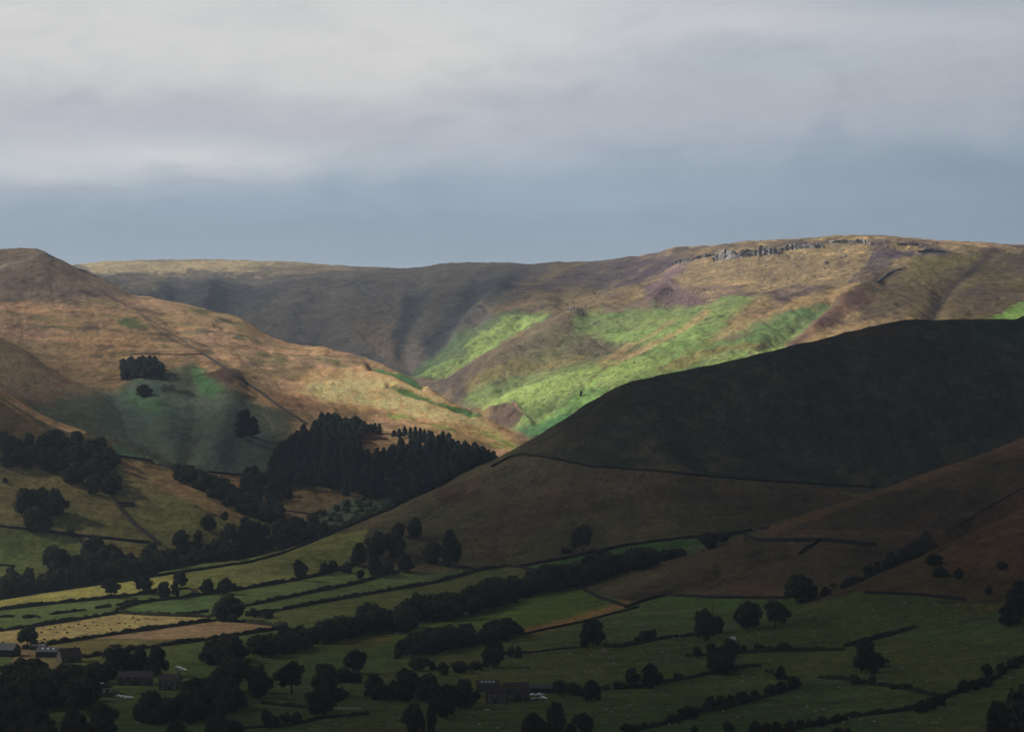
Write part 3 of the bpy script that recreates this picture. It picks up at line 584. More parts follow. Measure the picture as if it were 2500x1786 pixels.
poly(mF, [(1280, 1548), (1400, 1525), (1520, 1490), (1530, 1482), (1420, 1522), (1300, 1556)], A(126, 122, 64), 0.7, 5, warp=0.1)
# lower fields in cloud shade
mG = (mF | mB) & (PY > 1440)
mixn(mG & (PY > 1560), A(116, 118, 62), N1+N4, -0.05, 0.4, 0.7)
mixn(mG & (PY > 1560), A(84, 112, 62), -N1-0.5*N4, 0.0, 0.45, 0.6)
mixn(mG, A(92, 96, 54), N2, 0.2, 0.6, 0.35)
# A spur and B spur
fill(mA, A(108, 92, 68)); mixn(mA, A(128, 97, 78), N1+N2*0.6, 0.0, 0.5, 0.7); mixn(mA, A(92, 86, 60), -N1, 0.05, 0.4, 0.6); mixn(mA, A(68, 62, 52), -N2, 0.25, 0.6, 0.6)
poly(mA, [(1862, 1289), (2077, 1219), (2323, 1132), (2500, 1065), (3220, 930), (3220, 960), (2500, 1082), (2330, 1146), (2080, 1234), (1900, 1292)], A(128, 102, 72), 0.8, 5, warp=0.4)
poly(mA, [(1900, 1298), (2080, 1240), (2330, 1150), (3220, 990), (3220, 1240), (2500, 1190), (2330, 1290), (2200, 1300), (2000, 1296)], A(84, 78, 60), 0.8, 14, brk=0.2)
poly(mA, [(2180, 1300), (2240, 1250), (2280, 1240), (2260, 1285), (2330, 1290), (2250, 1325), (2180, 1330)], A(112, 84, 66), 0.6, 14)
line(mA, [(1870, 1292), (2077, 1297), (2260, 1303)], A(132, 100, 80), 3.5, 0.7)
poly(mA, [(2100, 1420), (2180, 1350), (2260, 1310), (2330, 1330), (2250, 1370), (2160, 1400), (2090, 1430)], A(54, 52, 46), 0.9, 12)
poly(mA, [(1330, 1475), (1420, 1424), (1560, 1390), (1620, 1400), (1540, 1440), (1460, 1465)], A(120, 112, 70), 0.6, 18)
poly(mA, [(1300, 1570), (1420, 1520), (1526, 1483), (1625, 1453), (1723, 1459), (1919, 1461), (2000, 1460), (2046, 1443), (2046, 2000), (-720, 2000), (-720, 1570)], A(92, 122, 58), 1, 3, warp=0.1)
poly(mA, [(1660, 1410), (1740, 1390), (1760, 1395), (1700, 1425), (1640, 1450), (1560, 1470)], A(70, 62, 50), 0.6, 8, brk=0.3)
fill(mB, A(98, 84, 58)); mixn(mB, A(128, 92, 66), N1, 0.0, 0.4, 0.5)
poly(mB, [(-720, 1500), (1923, 1490), (2100, 1440), (2180, 1450), (2330, 1462), (2420, 1500), (2600, 1560), (3220, 1600), (3220, 2400), (-720, 2400)], A(96, 112, 58), 1, 10, warp=0.3)
poly(mB, [(2250, 1370), (2376, 1300), (2500, 1245), (2700, 1180), (2700, 1380), (2400, 1400), (2300, 1400)], A(116, 88, 64), 0.7, 16, brk=0.2)
poly(mB, [(2330, 1470), (2500, 1450), (2700, 1500), (2700, 1560), (2420, 1520)], A(84, 82, 52), 0.7, 20)
mixn(mB & (PY > 1470), A(110, 112, 58), N1+N4, 0.0, 0.4, 0.6); mixn(mB & (PY > 1470), A(78, 106, 62), -N1, 0.0, 0.4, 0.5)
N5 = fbm(XX/4.2, YY/7.5, 2, 305)
ct = np.where(mR, 1.5, np.where(mL | mC, 1.15, np.where(mF & (PY < 1200), 1.0, np.where((mF | mB) & (PY > 1380), 0.55, 1.0))))
ALB *= np.clip(1+ct*(0.26*N3+0.20*N2+0.30*N5), 0.35, 1.8)[..., None]
# darker heather tufts flecking the rough slopes
fl = sm((N3*0.8+N5*0.9-0.30)/0.25)*np.where(mR, 0.6, np.where(mL | mC | mA, 0.35, np.where(mF & (PY < 1380), 0.35, 0.0)))
ALB = ALB*(1-fl[..., None])+fl[..., None]*np.array(A(88, 78, 76))*0.8
mow = fbm(XX/60, (YY-0.12*XX)/7, 3, 411)*np.where((mF | mB | mP) & (PY > 1180), 0.22, 0.0)
ALB *= (1+mow)[..., None]
ALB = ALB*0.9+0.10*ALB.mean(-1, keepdims=True)
ALB[mR] *= 1.45; ALB[mL] *= 1.62; ALB[mC] *= 1.6
ALB[mF | mA | mB] *= 1.38; ALB[mP] *= 1.52; ALB[mF & (PY < 1200)] *= 1.22; ALB[mF & (PY > 1380) & (PX < 1000) & (PY < 1560)] *= 1.12
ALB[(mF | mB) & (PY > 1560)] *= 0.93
ALB = np.clip(ALB, 0.004, 0.55)

# ------------------------------------------------------------------ how much sun reaches the slopes (used to shape the unseen cloud deck above)
LIGHT = {
 'R': [(220, 650, .95), (500, 640, .95), (700, 650, .6), (900, 655, .30), (1100, 655, .22), (350, 720, .10), (600, 700, .16), (800, 720, .16), (1000, 760, .12), (1150, 720, .10), (700, 820, .10),
       (900, 860, .25), (960, 900, .4), (1010, 880, .5), (1100, 800, .28), (1300, 690, .3), (1300, 740, .55), (1450, 680, .35), (1500, 720, .7), (1200, 800, .85), (1100, 890, 1.0), (1200, 920, .9), (1400, 850, 1), (1600, 780, 1), (1600, 660, .8),
       (1700, 620, .9), (1900, 600, .95), (1900, 680, .9), (2100, 620, .95), (2200, 600, .95), (2350, 592, .8), (2500, 600, .35), (1800, 760, 1), (1700, 860, 1), (1400, 950, 1), (1300, 1020, 1), (1250, 960, 1),
       (1950, 780, .9), (2050, 740, .6), (2150, 680, .42), (2300, 640, .32), (2250, 720, .28), (2450, 680, .22), (2500, 640, .2), (2100, 780, .65), (2300, 780, .25), (2400, 775, .6), (2450, 765, .95), (2600, 745, 1.0), (2500, 720, .5)],
 'L': [(0, 640, .33), (100, 620, .36), (200, 690, .33), (100, 720, .34), (0, 780, .38), (200, 780, .44), (330, 730, .55), (450, 760, .62), (400, 800, .60), (550, 800, .66), (700, 850, .66), (600, 850, .66), (100, 860, .22), (300, 850, .34), (420, 860, .42), (550, 900, .50), (600, 940, .48),
       (800, 880, .68), (900, 950, .95), (1000, 980, 1.0), (1100, 1010, 1.0), (1200, 1060, .95), (900, 900, .66), (980, 910, .72), (1250, 1070, 1.0), (800, 960, .85), (700, 950, .5), (700, 900, .5), (850, 1010, .6), (700, 1010, .42), (950, 1040, .65), (1050, 1040, .9), (1050, 1075, .9), (1200, 1100, .7),
       (250, 920, .12), (150, 950, .06), (350, 950, .09), (480, 930, .24), (560, 960, .26), (300, 1050, .05), (500, 1050, .08), (640, 1020, .16), (600, 1130, .07), (760, 1100, .04), (900, 1120, .02), (700, 1200, .06), (900, 1180, .03), (1100, 1130, .05), (850, 1230, .03), (560, 1180, .10), (930, 1070, .15)],
 'C': [(0, 840, .36), (100, 900, .34), (0, 920, .26), (200, 960, .22), (100, 980, .05), (250, 1000, .05)],
 'P': [(0, 950, .45), (100, 1015, .42), (200, 1055, .45), (0, 1010, .15), (100, 1060, .08), (150, 1140, .0), (0, 1180, .07), (300, 1130, .12), (400, 1160, .15), (500, 1210, .15), (640, 1270, .15), (350, 1200, .09), (450, 1260, .10), (200, 1240, .08), (100, 1340, .09), (0, 1380, .09), (350, 1320, .08), (500, 1290, .07)],
 'F': [(0, 1475, .26), (250, 1440, .26), (420, 1415, .24), (600, 1400, .12), (750, 1350, .10), (850, 1320, .07), (970, 1245, .13), (1100, 1180, .14), (1200, 1130, .15), (1230, 1200, .05), (1300, 1080, .08), (1000, 1330, .07), (1150, 1300, .04),
       (0, 1560, .24), (200, 1530, .26), (450, 1490, .18), (600, 1530, .18), (400, 1560, .22), (900, 1430, .07), (800, 1480, .06), (1100, 1420, .04), (1400, 1250, .02), (1350, 1360, .03), (1500, 1340, .03), (1400, 1050, .0), (1600, 1000, .0), (1800, 950, .0), (2000, 900, .0), (2200, 820, .01), (2450, 800, .0), (2300, 950, .0),
       (1600, 1100, .01), (1900, 1150, .0), (1000, 1560, .04), (1300, 1480, .05), (700, 1600, .05), (1450, 1480, .05), (300, 1680, .01), (1000, 1700, .01), (1500, 1650, .01), (100, 1750, 0), (900, 1780, 0), (1700, 1750, .0), (1400, 1550, .03)],
 'A': [(1450, 1430, .05), (1600, 1400, .05), (1750, 1370, .04), (1900, 1290, .05), (2100, 1220, .05), (2400, 1110, .04), (2100, 1260, .0), (1900, 1400, .04), (2200, 1330, 0), (1600, 1500, .02), (2400, 1200, 0)],
 'B': [(1900, 1510, .01), (2100, 1430, .02), (2300, 1340, .02), (2500, 1250, .02), (2300, 1450, .0), (2400, 1600, 0), (1900, 1700, 0)],
}
def lift(k, v):
    if k == 'L': return min(1.0, v*2.1 if v > 0.2 else v*2.1)
    if k == 'C': return min(1.0, v*1.9)
    if k == 'P': return min(0.6, v*2.1+0.05)
    if k == 'R': return min(1.0, v*1.3 if v > 0.45 else v*1.75)
    return v*1.45+0.005
for k in LIGHT: LIGHT[k] = [(a, b, lift(k, v)) for a, b, v in LIGHT[k]]
SUNL = np.zeros(PX.shape)
for k in NAMES:
    m = isl(k) & (PX > -120) & (PX < 2640); pts = np.array(LIGHT[k], float)
    x = PX[m]; y = PY[m]; num = np.zeros(x.shape); den = np.zeros(x.shape)
    for (a, b, v) in pts:
        w = 1.0/(((x-a)/1.6)**2+(y-b)**2+180.0)**2
        num += w*v; den += w
    SUNL[m] = num/den
# ------------------------------------------------------------------ terrain material and meshes
def new_mat(name):
    m = bpy.data.materials.new(name); m.use_nodes = True
    t = NT(m.node_tree); t.n.clear()
    out = t.node('ShaderNodeOutputMaterial')
    return m, t, out
def terrain_mat():
    m, t, out = new_mat('vegetated ground')
    at = t.node('ShaderNodeAttribute'); at.attribute_name = 'vegetation'
    tc = t.node('ShaderNodeTexCoord'); P = tc.outputs['Object']
    a = t.noise(P, 0.045, 4, 0.62, 0.4); b = t.noise(P, 0.22, 5, 0.65, 0.6); c = t.noise(P, 0.9, 3, 0.6, 0.2); b2 = t.noise(P, 0.42, 3, 0.6, 0.4)
    f = t.math('ADD', t.math('ADD', t.math('ADD', t.math('MULTIPLY', a, 0.16), t.math('MULTIPLY', b, 0.34)), t.math('MULTIPLY', c, 0.18)), t.math('MULTIPLY', b2, 0.32))
    v = t.maprange(f, 0.39, 0.61, 0.46, 1.54)
    col = t.mix(1.0, at.outputs['Color'], v, 'MULTIPLY')
    hs = t.node('ShaderNodeHueSaturation'); t.l.new(col, hs.inputs['Color'])
    t.l.new(t.maprange(t.noise(P, 0.11, 4, 0.6), 0.3, 0.7, 0.485, 0.515), hs.inputs['Hue'])
    t.l.new(t.maprange(b, 0.3, 0.7, 0.88, 1.12), hs.inputs['Saturation'])
    bp = t.node('ShaderNodeBump'); bp.inputs['Strength'].default_value = 0.75; bp.inputs['Distance'].default_value = 2.6
    t.l.new(t.math('ADD', t.math('MULTIPLY', b, 0.7), t.math('ADD', t.math('MULTIPLY', b2, 0.5), t.math('MULTIPLY', c, 0.25))), bp.inputs['Height'])
    d = t.node('ShaderNodeBsdfDiffuse'); d.inputs['Roughness'].default_value = 0.9
    t.l.new(hs.outputs[0], d.inputs['Color']); t.l.new(bp.outputs[0], d.inputs['Normal'])
    t.l.new(d.outputs[0], out.inputs[0])
    return m
MT = terrain_mat()
def tag(o, label=None, cat=None, group=None, kind=None):
    if label: o['label'] = label
    if cat: o['category'] = cat
    if group: o['group'] = group
    if kind: o['kind'] = kind
    return o
def mesh_arrays(name, V, Fq, mat, smooth=True, colors=None, attr='vegetation'):
    me = bpy.data.meshes.new(name)
    V = np.ascontiguousarray(V, np.float32); Fq = np.ascontiguousarray(Fq, np.int32); n = Fq.shape[1]
    me.vertices.add(len(V)); me.vertices.foreach_set('co', V.ravel())
    me.loops.add(Fq.size); me.loops.foreach_set('vertex_index', Fq.ravel())
    me.polygons.add(len(Fq)); me.polygons.foreach_set('loop_start', np.arange(0, Fq.size, n, dtype=np.int32))
    me.polygons.foreach_set('loop_total', np.full(len(Fq), n, np.int32))
    me.update(calc_edges=True)
    if smooth: me.polygons.foreach_set('use_smooth', np.ones(len(Fq), bool))
    if colors is not None:
        ca = me.color_attributes.new(attr, 'FLOAT_COLOR', 'POINT')
        c4 = np.ones((len(V), 4), np.float32); c4[:, :colors.shape[1]] = colors
        ca.data.foreach_set('color', c4.ravel())
    if mat: me.materials.append(mat)
    return me
def link(name, me, parent=None):
    o = bpy.data.objects.new(name, me); COL.objects.link(o)
    if parent: o.parent = parent
    return o
idx = np.arange(NR*NC).reshape(NR, NC)
Q = np.stack([idx[:-1, :-1], idx[:-1, 1:], idx[1:, 1:], idx[1:, :-1]], -1).reshape(-1, 4)
QL = LID[:-1, :-1].reshape(-1)
VV = np.stack([XX, YY, Z], -1).reshape(-1, 3); CC = ALB.reshape(-1, 3)
TN = {'F': 'valley_floor', 'A': 'hill', 'B': 'hill', 'P': 'hill', 'C': 'hill', 'L': 'hill', 'R': 'moor'}
for k, nm in TN.items():
    q = Q[QL == NAMES.index(k)]
    if not len(q): continue
    u, inv = np.unique(q.ravel(), return_inverse=True)
    o = link(nm, mesh_arrays(nm, VV[u], inv.reshape(-1, 4), MT, True, CC[u]))
    tag(o, kind='structure')
# wide ground sheet below everything, out to the horizon
def plain_mat(name, c, rough=0.9, noise_scale=0.02, spec=0.1, metal=0.0, amp=0.25, bump=0.0):
    m, t, out = new_mat(name)
    tc = t.node('ShaderNodeTexCoord'); n = t.noise(tc.outputs['Object'], noise_scale, 5, 0.6, 0.3)
    v = t.maprange(n, 0.3, 0.7, 1-amp, 1+amp)
    col = t.mix(1.0, (c[0], c[1], c[2], 1), v, 'MULTIPLY')
    p = t.node('ShaderNodeBsdfPrincipled'); t.l.new(col, p.inputs['Base Color'])
    p.inputs['Roughness'].default_value = rough; p.inputs['Specular IOR Level'].default_value = spec; p.inputs['Metallic'].default_value = metal
    if bump:
        b = t.node('ShaderNodeBump'); b.inputs['Strength'].default_value = bump; t.l.new(n, b.inputs['Height']); t.l.new(b.outputs[0], p.inputs['Normal'])
    t.l.new(p.outputs[0], out.inputs[0])
    return m
gx = np.linspace(-9000, 9000, 25); gy = np.linspace(-4000, 14000, 25)
GX, GY = np.meshgrid(gx, gy); gi = np.arange(625).reshape(25, 25)
gm = mesh_arrays('ground', np.stack([GX, GY, np.full(GX.shape, -190.0)], -1).reshape(-1, 3),
                 np.stack([gi[:-1, :-1], gi[:-1, 1:], gi[1:, 1:], gi[1:, :-1]], -1).reshape(-1, 4), plain_mat('far ground', A(96, 92, 70), noise_scale=0.004))
tag(link('ground', gm), kind='structure')

# ------------------------------------------------------------------ unseen cloud deck, its cover shaped to lay shade on the valley
HC = 1500.0
cgx = np.arange(-7000, 5001, 50.0); cgy = np.arange(-3500, 7301, 50.0)
num = np.zeros((len(cgy), len(cgx))); den = np.zeros_like(num)
RUNM = (PYS <= RUN+3.0) & (PX > -120) & (PX < 2640)
t_ = (HC-Z)/SUNV[2]
cx = XX+SUNV[0]*t_; cy = YY+SUNV[1]*t_
# splat at 50 m with bilinear weights (visible ground only)
fx = (cx[RUNM]-cgx[0])/50; fy = (cy[RUNM]-cgy[0])/50; lv = SUNL[RUNM]
ix = fx.astype(int); iy = fy.astype(int); gx_ = fx-ix; gy_ = fy-iy
area = (YY[RUNM]/3000.0)
for dx, dy, w in ((0, 0, (1-gx_)*(1-gy_)), (1, 0, gx_*(1-gy_)), (0, 1, (1-gx_)*gy_), (1, 1, gx_*gy_)):
    np.add.at(num, (iy+dy, ix+dx), w*lv*area); np.add.at(den, (iy+dy, ix+dx), w*area)
known = den > 0.5
val = np.where(known, num/np.maximum(den, 1e-6), 0); wgt = known.astype(float)
def blur(a, n):
    for _ in range(n):
        a = np.pad(a, 1, mode='edge'); a = (a[1:-1, :-2]+a[1:-1, 2:]+a[:-2, 1:-1]+a[2:, 1:-1]+2*a[1:-1, 1:-1])/6
    return a
num2 = blur(val*wgt, 6); den2 = blur(wgt, 6)
CXG, CYG = np.meshgrid(cgx, cgy)
prior = np.where(CYG < 3300, 0.02, 0.45)  # near cover added out of view to darken the foreground
prior = blur(prior, 8)
T = np.where(known, val, (num2+0.004*prior)/(den2+0.004))
T = np.clip(blur(T, 1), 0, 1)
nz = fbm(CXG/900, CYG/700, 4, 901)
T = np.where(known | (den2 > 0.02), T, np.clip(T+nz*0.25*(CYG > 3300), 0, 1))
al = 1-np.sqrt(np.clip(T, 0.0, 1))
al = np.clip(al, 0.0, np.where(CYG < 1750, 0.975, 0.955))
thick = 40+150*al*(1+0.4*nz)
n0 = len(cgx)*len(cgy)
Vb = np.stack([CXG, CYG, HC-0.25*thick+12*nz], -1).reshape(-1, 3); Vt = np.stack([CXG, CYG, HC+0.75*thick+25*np.abs(nz)], -1).reshape(-1, 3)
ci = np.arange(n0).reshape(len(cgy), len(cgx))
qb = np.stack([ci[:-1, :-1], ci[1:, :-1], ci[1:, 1:], ci[:-1, 1:]], -1).reshape(-1, 4)
qt = np.stack([ci[:-1, :-1], ci[:-1, 1:], ci[1:, 1:], ci[1:, :-1]], -1).reshape(-1, 4)+n0
rim = []
for a in (ci[0, :], ci[:, -1], ci[-1, ::-1], ci[::-1, 0]):
    rim += [(a[i], a[i+1], a[i+1]+n0, a[i]+n0) for i in range(len(a)-1)]
alf = np.concatenate([al.ravel(), al.ravel()])[:, None]*np.ones((1, 3))
def cloud_mat():
    m, t, out = new_mat('unseen shade cloud')
    at = t.node('ShaderNodeAttribute'); at.attribute_name = 'cloud_cover'
    s = t.node('ShaderNodeSeparateColor'); t.l.new(at.outputs['Color'], s.inputs[0])
    tc = t.node('ShaderNodeTexCoord'); n = t.noise(tc.outputs['Object'], 0.006, 5, 0.55, 0.5)
    w = t.math('MULTIPLY', t.math('SUBTRACT', n, 0.5), 0.45)
    ed = t.math('MULTIPLY', t.math('MULTIPLY', s.outputs[0], t.math('SUBTRACT', 1.0, s.outputs[0])), 3.2)
    al = t.math('ADD', s.outputs[0], t.math('MULTIPLY', w, ed), clamp=True)
    tr = t.node('ShaderNodeBsdfTransparent'); d = t.node('ShaderNodeBsdfDiffuse'); d.inputs['Color'].default_value = (0.8, 0.82, 0.85, 1)
    mx = t.node('ShaderNodeMixShader'); t.l.new(al, mx.inputs[0]); t.l.new(tr.outputs[0], mx.inputs[1]); t.l.new(d.outputs[0], mx.inputs[2])
    t.l.new(mx.outputs[0], out.inputs[0])
    return m
cm = mesh_arrays('cloud', np.concatenate([Vb, Vt]), np.concatenate([qb, qt, np.array(rim)]), cloud_mat(), True, alf, 'cloud_cover')
tag(link('cloud', cm), kind='structure')
# ------------------------------------------------------------------ plants
rnd = random.Random(7)
RN = np.random.RandomState(11)
def leaf_mat(name, c1, c2):
    m, t, out = new_mat(name)
    tc = t.node('ShaderNodeTexCoord'); oi = t.node('ShaderNodeObjectInfo')
    g = t.node('ShaderNodeNewGeometry')
    n = t.noise(tc.outputs['Object'], 5.0, 3, 0.6)
    f = t.math('ADD', t.math('MULTIPLY', t.maprange(n, 0.3, 0.7), 0.55), t.math('MULTIPLY', oi.outputs['Random'], 0.45))
    col = t.mix(f, (*c1, 1), (*c2, 1))
    d = t.node('ShaderNodeBsdfDiffuse'); t.l.new(col, d.inputs['Color'])
    tr = t.node('ShaderNodeBsdfTranslucent'); t.l.new(col, tr.inputs['Color'])
    mx = t.node('ShaderNodeMixShader'); mx.inputs[0].default_value = 0.2
    t.l.new(d.outputs[0], mx.inputs[1]); t.l.new(tr.outputs[0], mx.inputs[2]); t.l.new(mx.outputs[0], out.inputs[0])
    return m
M_LEAF = leaf_mat('broad leaves', (0.026, 0.031, 0.025), (0.082, 0.092, 0.054))
M_LEAFW = leaf_mat('far broad leaves', (0.026, 0.031, 0.025), (0.082, 0.092, 0.054))
M_PINE = leaf_mat('needles', (0.034, 0.045, 0.046), (0.080, 0.102, 0.088))
M_SCRUB = leaf_mat('willow scrub', (0.07, 0.11, 0.075), (0.10, 0.14, 0.085))
M_HEDGE = leaf_mat('hedge leaves', (0.034, 0.040, 0.028), (0.058, 0.066, 0.040))
M_RUSH = leaf_mat('rushes', (0.05, 0.05, 0.03), (0.08, 0.075, 0.04))
M_BARK = plain_mat('bark', (0.055, 0.045, 0.036), noise_scale=4.0, amp=0.4)
M_WALL = plain_mat('gritstone', (0.022, 0.021, 0.020), noise_scale=0.9, amp=0.45, bump=0.6)
M_CRAG = plain_mat('crag rock', (0.15, 0.142, 0.145), noise_scale=0.16, amp=0.45, bump=0.8)
M_CRAGD = plain_mat('dark crag rock', (0.08, 0.076, 0.082), noise_scale=0.2, amp=0.4, bump=0.8)
M_WOOL = plain_mat('fleece', (0.44, 0.43, 0.40), noise_scale=6.0, amp=0.1)

def quads(cent, nrm, size):
    """square leaf clumps: centres (n,3), normals (n,3), size (n,)"""
    n = len(cent); r = RN.normal(size=(n, 3)); u = np.cross(nrm, r); u /= np.linalg.norm(u, axis=1)[:, None]+1e-9
    v = np.cross(nrm, u); s = size[:, None]*0.5
    a = RN.uniform(0.6, 1.25, (n, 4))[:, :, None]
    P = np.stack([cent-(u*s+v*s)*a[:, 0], cent+(u*s-v*s)*a[:, 1], cent+(u*s+v*s)*a[:, 2], cent-(u*s-v*s)*a[:, 3]], 1).reshape(-1, 3)
    return P, np.arange(4*n).reshape(n, 4)
def crown_mesh(name, blobs, mat, nq=1800, leaf=0.055):
    """blobs: list of (x, y, z, rx, rz) in a unit-high tree"""
    B = np.array(blobs, float); w = B[:, 3]**2; w /= w.sum()
    k = RN.choice(len(B), nq, p=w); d = RN.normal(size=(nq, 3)); d /= np.linalg.norm(d, axis=1)[:, None]
    rr = RN.uniform(0.70, 1.12, nq)+np.where(RN.rand(nq) < 0.12, RN.uniform(0, 0.22, nq), 0)
    c = np.stack([B[k, 0]+d[:, 0]*B[k, 3]*rr, B[k, 1]+d[:, 1]*B[k, 3]*rr, B[k, 2]+d[:, 2]*B[k, 4]*rr], 1)
    nr = d+RN.normal(size=(nq, 3))*0.55; nr /= np.linalg.norm(nr, axis=1)[:, None]
    s = RN.uniform(0.6, 1.35, nq)*leaf
    m = nq//4
    k2 = RN.choice(len(B), m, p=w); d2 = RN.normal(size=(m, 3)); d2 /= np.linalg.norm(d2, axis=1)[:, None]; r2 = RN.uniform(0.1, 0.7, m)
    c2 = np.stack([B[k2, 0]+d2[:, 0]*B[k2, 3]*r2, B[k2, 1]+d2[:, 1]*B[k2, 3]*r2, B[k2, 2]+d2[:, 2]*B[k2, 4]*r2], 1)
    c = np.concatenate([c, c2]); nr = np.concatenate([nr, d2]); s = np.concatenate([s, np.full(m, leaf*2.3)])
    V, Fq = quads(c, nr, s)
    return mesh_arrays(name, V, Fq, mat, False)
def tube(V, Fc, p0, p1, r0, r1, n=6):
    p0 = np.array(p0, float); p1 = np.array(p1, float); d = p1-p0; d /= np.linalg.norm(d)+1e-9
    a = np.cross(d, [0.31, 0.9, 0.2]); a /= np.linalg.norm(a); b = np.cross(d, a); o = len(V)
    for p, r in ((p0, r0), (p1, r1)):
        for i in range(n):
            t = 2*math.pi*i/n; V.append(p+r*(a*math.cos(t)+b*math.sin(t)))
    for i in range(n): Fc.append((o+i, o+(i+1) % n, o+n+(i+1) % n, o+n+i))
    Fc.append(tuple(o+n+i for i in range(n)))
def pymesh(name, V, Fc, mat, smooth=False):
    me = bpy.data.meshes.new(name); me.from_pydata([tuple(v) for v in V], [], [tuple(f) for f in Fc]); me.update()
    if smooth:
        for p in me.polygons: p.use_smooth = True
    me.materials.append(mat); return me
def trunk_mesh(blobs, h=0.55, r=0.022, limbs=4, lean=0.02):
    V = []; Fc = []
    tube(V, Fc, (0, 0, -0.03), (lean*0.4, 0, h*0.4), r*1.3, r, 7); tube(V, Fc, (lean*0.4, 0, h*0.4), (lean, 0, h), r, r*0.5, 7)
    for b in blobs[:limbs]: tube(V, Fc, (lean*0.4, 0, h*rnd.uniform(0.35, 0.7)), (b[0]*0.8, b[1]*0.8, b[2]), r*0.55, r*0.15, 5)
    return pymesh('trunk', V, Fc, M_BARK)
def broad_blobs(z0, n, lop=0.0, flat=1.0):
    """crown between height z0 and 1, width 1"""
    out = []
    for i in range(n):
        t = (i+0.5)/n; z = z0+(1-z0)*(0.14+0.78*t)
        prof = math.sin(math.pi*min(1, 0.20+0.78*t))**0.6
        a = i*2.399+rnd.uniform(-0.5, 0.5); rad = prof*rnd.uniform(0.14, 0.42)
        s = rnd.uniform(0.11, 0.20)*(0.75+0.4*prof)
        out.append((math.cos(a)*rad+lop*(t-0.5), math.sin(a)*rad, z-0.02, s, s*(1-z0)*0.95*flat))
    out.append((0, 0, z0+(1-z0)*0.5, 0.30, (1-z0)*0.36))
    rnd.shuffle(out); return out
def norm_blobs(bl, z0):
    B = np.array(bl); m = max((abs(B[:, 0])+B[:, 3]).max(), 1e-3); B[:, [0, 1, 3]] *= 0.5/m*0.97
    top = (B[:, 2]+B[:, 4]).max(); B[:, 2] = z0+(B[:, 2]-z0)*(0.98-z0)/(top-z0); return [tuple(b) for b in B]
VAR = {}
def add_var(k, crown, trunk): VAR.setdefault(k, []).append((crown, trunk))
for i in range(6):
    bl = norm_blobs(broad_blobs(0.20, 13+i % 3, rnd.uniform(-0.15, 0.15)), 0.20); add_var('p', crown_mesh('crown', bl, M_LEAF, 2600, 0.052), trunk_mesh(bl, 0.6, 0.026, 6, rnd.uniform(-0.03, 0.03)))
for i in range(7):
    bl = norm_blobs(broad_blobs(0.03, 14+i % 4, rnd.uniform(-0.2, 0.2)), 0.03); add_var('b', crown_mesh('crown', bl, M_LEAF, 2400, 0.055), trunk_mesh(bl, 0.5, 0.024, 3))
for i in range(5):   # shrubs
    bl = norm_blobs([(rnd.uniform(-0.35, 0.35), rnd.uniform(-0.25, 0.25), rnd.uniform(0.25, 0.62), rnd.uniform(0.16, 0.26), rnd.uniform(0.25, 0.42)) for _ in range(7)], 0.0)
    add_var('s', crown_mesh('foliage', bl, M_LEAF, 800, 0.10), trunk_mesh(bl, 0.4, 0.03, 5)); 
    add_var('w', crown_mesh('foliage', bl, M_SCRUB, 800, 0.10), trunk_mesh(bl, 0.4, 0.03, 5))
for i in range(6):   # pines: bare lower stem, layered irregular head
    bl = []
    z0 = rnd.choice([0.28, 0.4, 0.12, 0.2])
    for k in range(12):
        t = k/11.0; z = z0+(0.97-z0)*t; rad = (1-t**1.8)**0.7*0.34+0.05; a = k*2.4
        bl.append((math.cos(a)*rad*0.7, math.sin(a)*rad*0.7, z, 0.15+0.10*(1-t), 0.065+0.02*(1-t)))
        bl.append((math.cos(a+2.6)*rad*0.45, math.sin(a+2.6)*rad*0.45, z+0.02, 0.13+0.08*(1-t), 0.06))
    bl = norm_blobs(bl, z0*0.9)
    add_var('n', crown_mesh('crown', bl, M_PINE, 1500, 0.07), trunk_mesh(bl, 0.93, 0.024, 0, rnd.uniform(-0.02, 0.02)))
NAMEK = {'p': 'broadleaf_tree', 'b': 'broadleaf_tree', 's': 'shrub', 'w': 'willow_bush', 'n': 'pine_tree'}
CATK = {'p': 'tree', 'b': 'tree', 's': 'shrub', 'w': 'bush', 'n': 'tree'}
COUNT = {}
QUEUE = []
def plant(kind, loc, w, h, label, group=None, parts=True, var=None, now=False):
    if kind in 'pbn' and group and not now:
        QUEUE.append((w*h/(loc[1]**2), kind, loc, w, h, label, group)); return None
    cr, tk = VAR[kind][rnd.randrange(len(VAR[kind])) if var is None else var % len(VAR[kind])]
    COUNT[NAMEK[kind]] = COUNT.get(NAMEK[kind], 0)+1
    rt = bpy.data.objects.new(NAMEK[kind], None); COL.objects.link(rt); rt.empty_display_size = 1
    rt.location = loc; rt.rotation_euler = (0, 0, rnd.uniform(0, 6.28)); rt.scale = (w, w, h)
    tag(rt, label, CATK[kind], group)
    c = bpy.data.objects.new('foliage' if kind in 'sw' else 'crown', cr); COL.objects.link(c); c.parent = rt
    if parts: k = bpy.data.objects.new('stem' if kind in 'sw' else 'trunk', tk); COL.objects.link(k); k.parent = rt
    return rt
def tree_at(x0, x1, top, base, kind, label, group=None, var=None):
    if base > 1786: base = max(1790, top+1.1*(x1-x0))
    px, y = hit((x0+x1)/2, base); s = mpp(y)
    w = (x1-x0)*s*(1.06 if kind in 'np' else 1.16); h = (base-top)*s*1.04
    return plant(kind, wp(px, y, -0.15), w, h, label, group, True, var)
def inpoly(x, y, p):
    c = False; n = len(p)
    for i in range(n):
        (ax, ay), (bx, by) = p[i], p[(i+1) % n]
        if (ay > y) != (by > y) and x < (bx-ax)*(y-ay)/(by-ay)+ax: c = not c
    return c
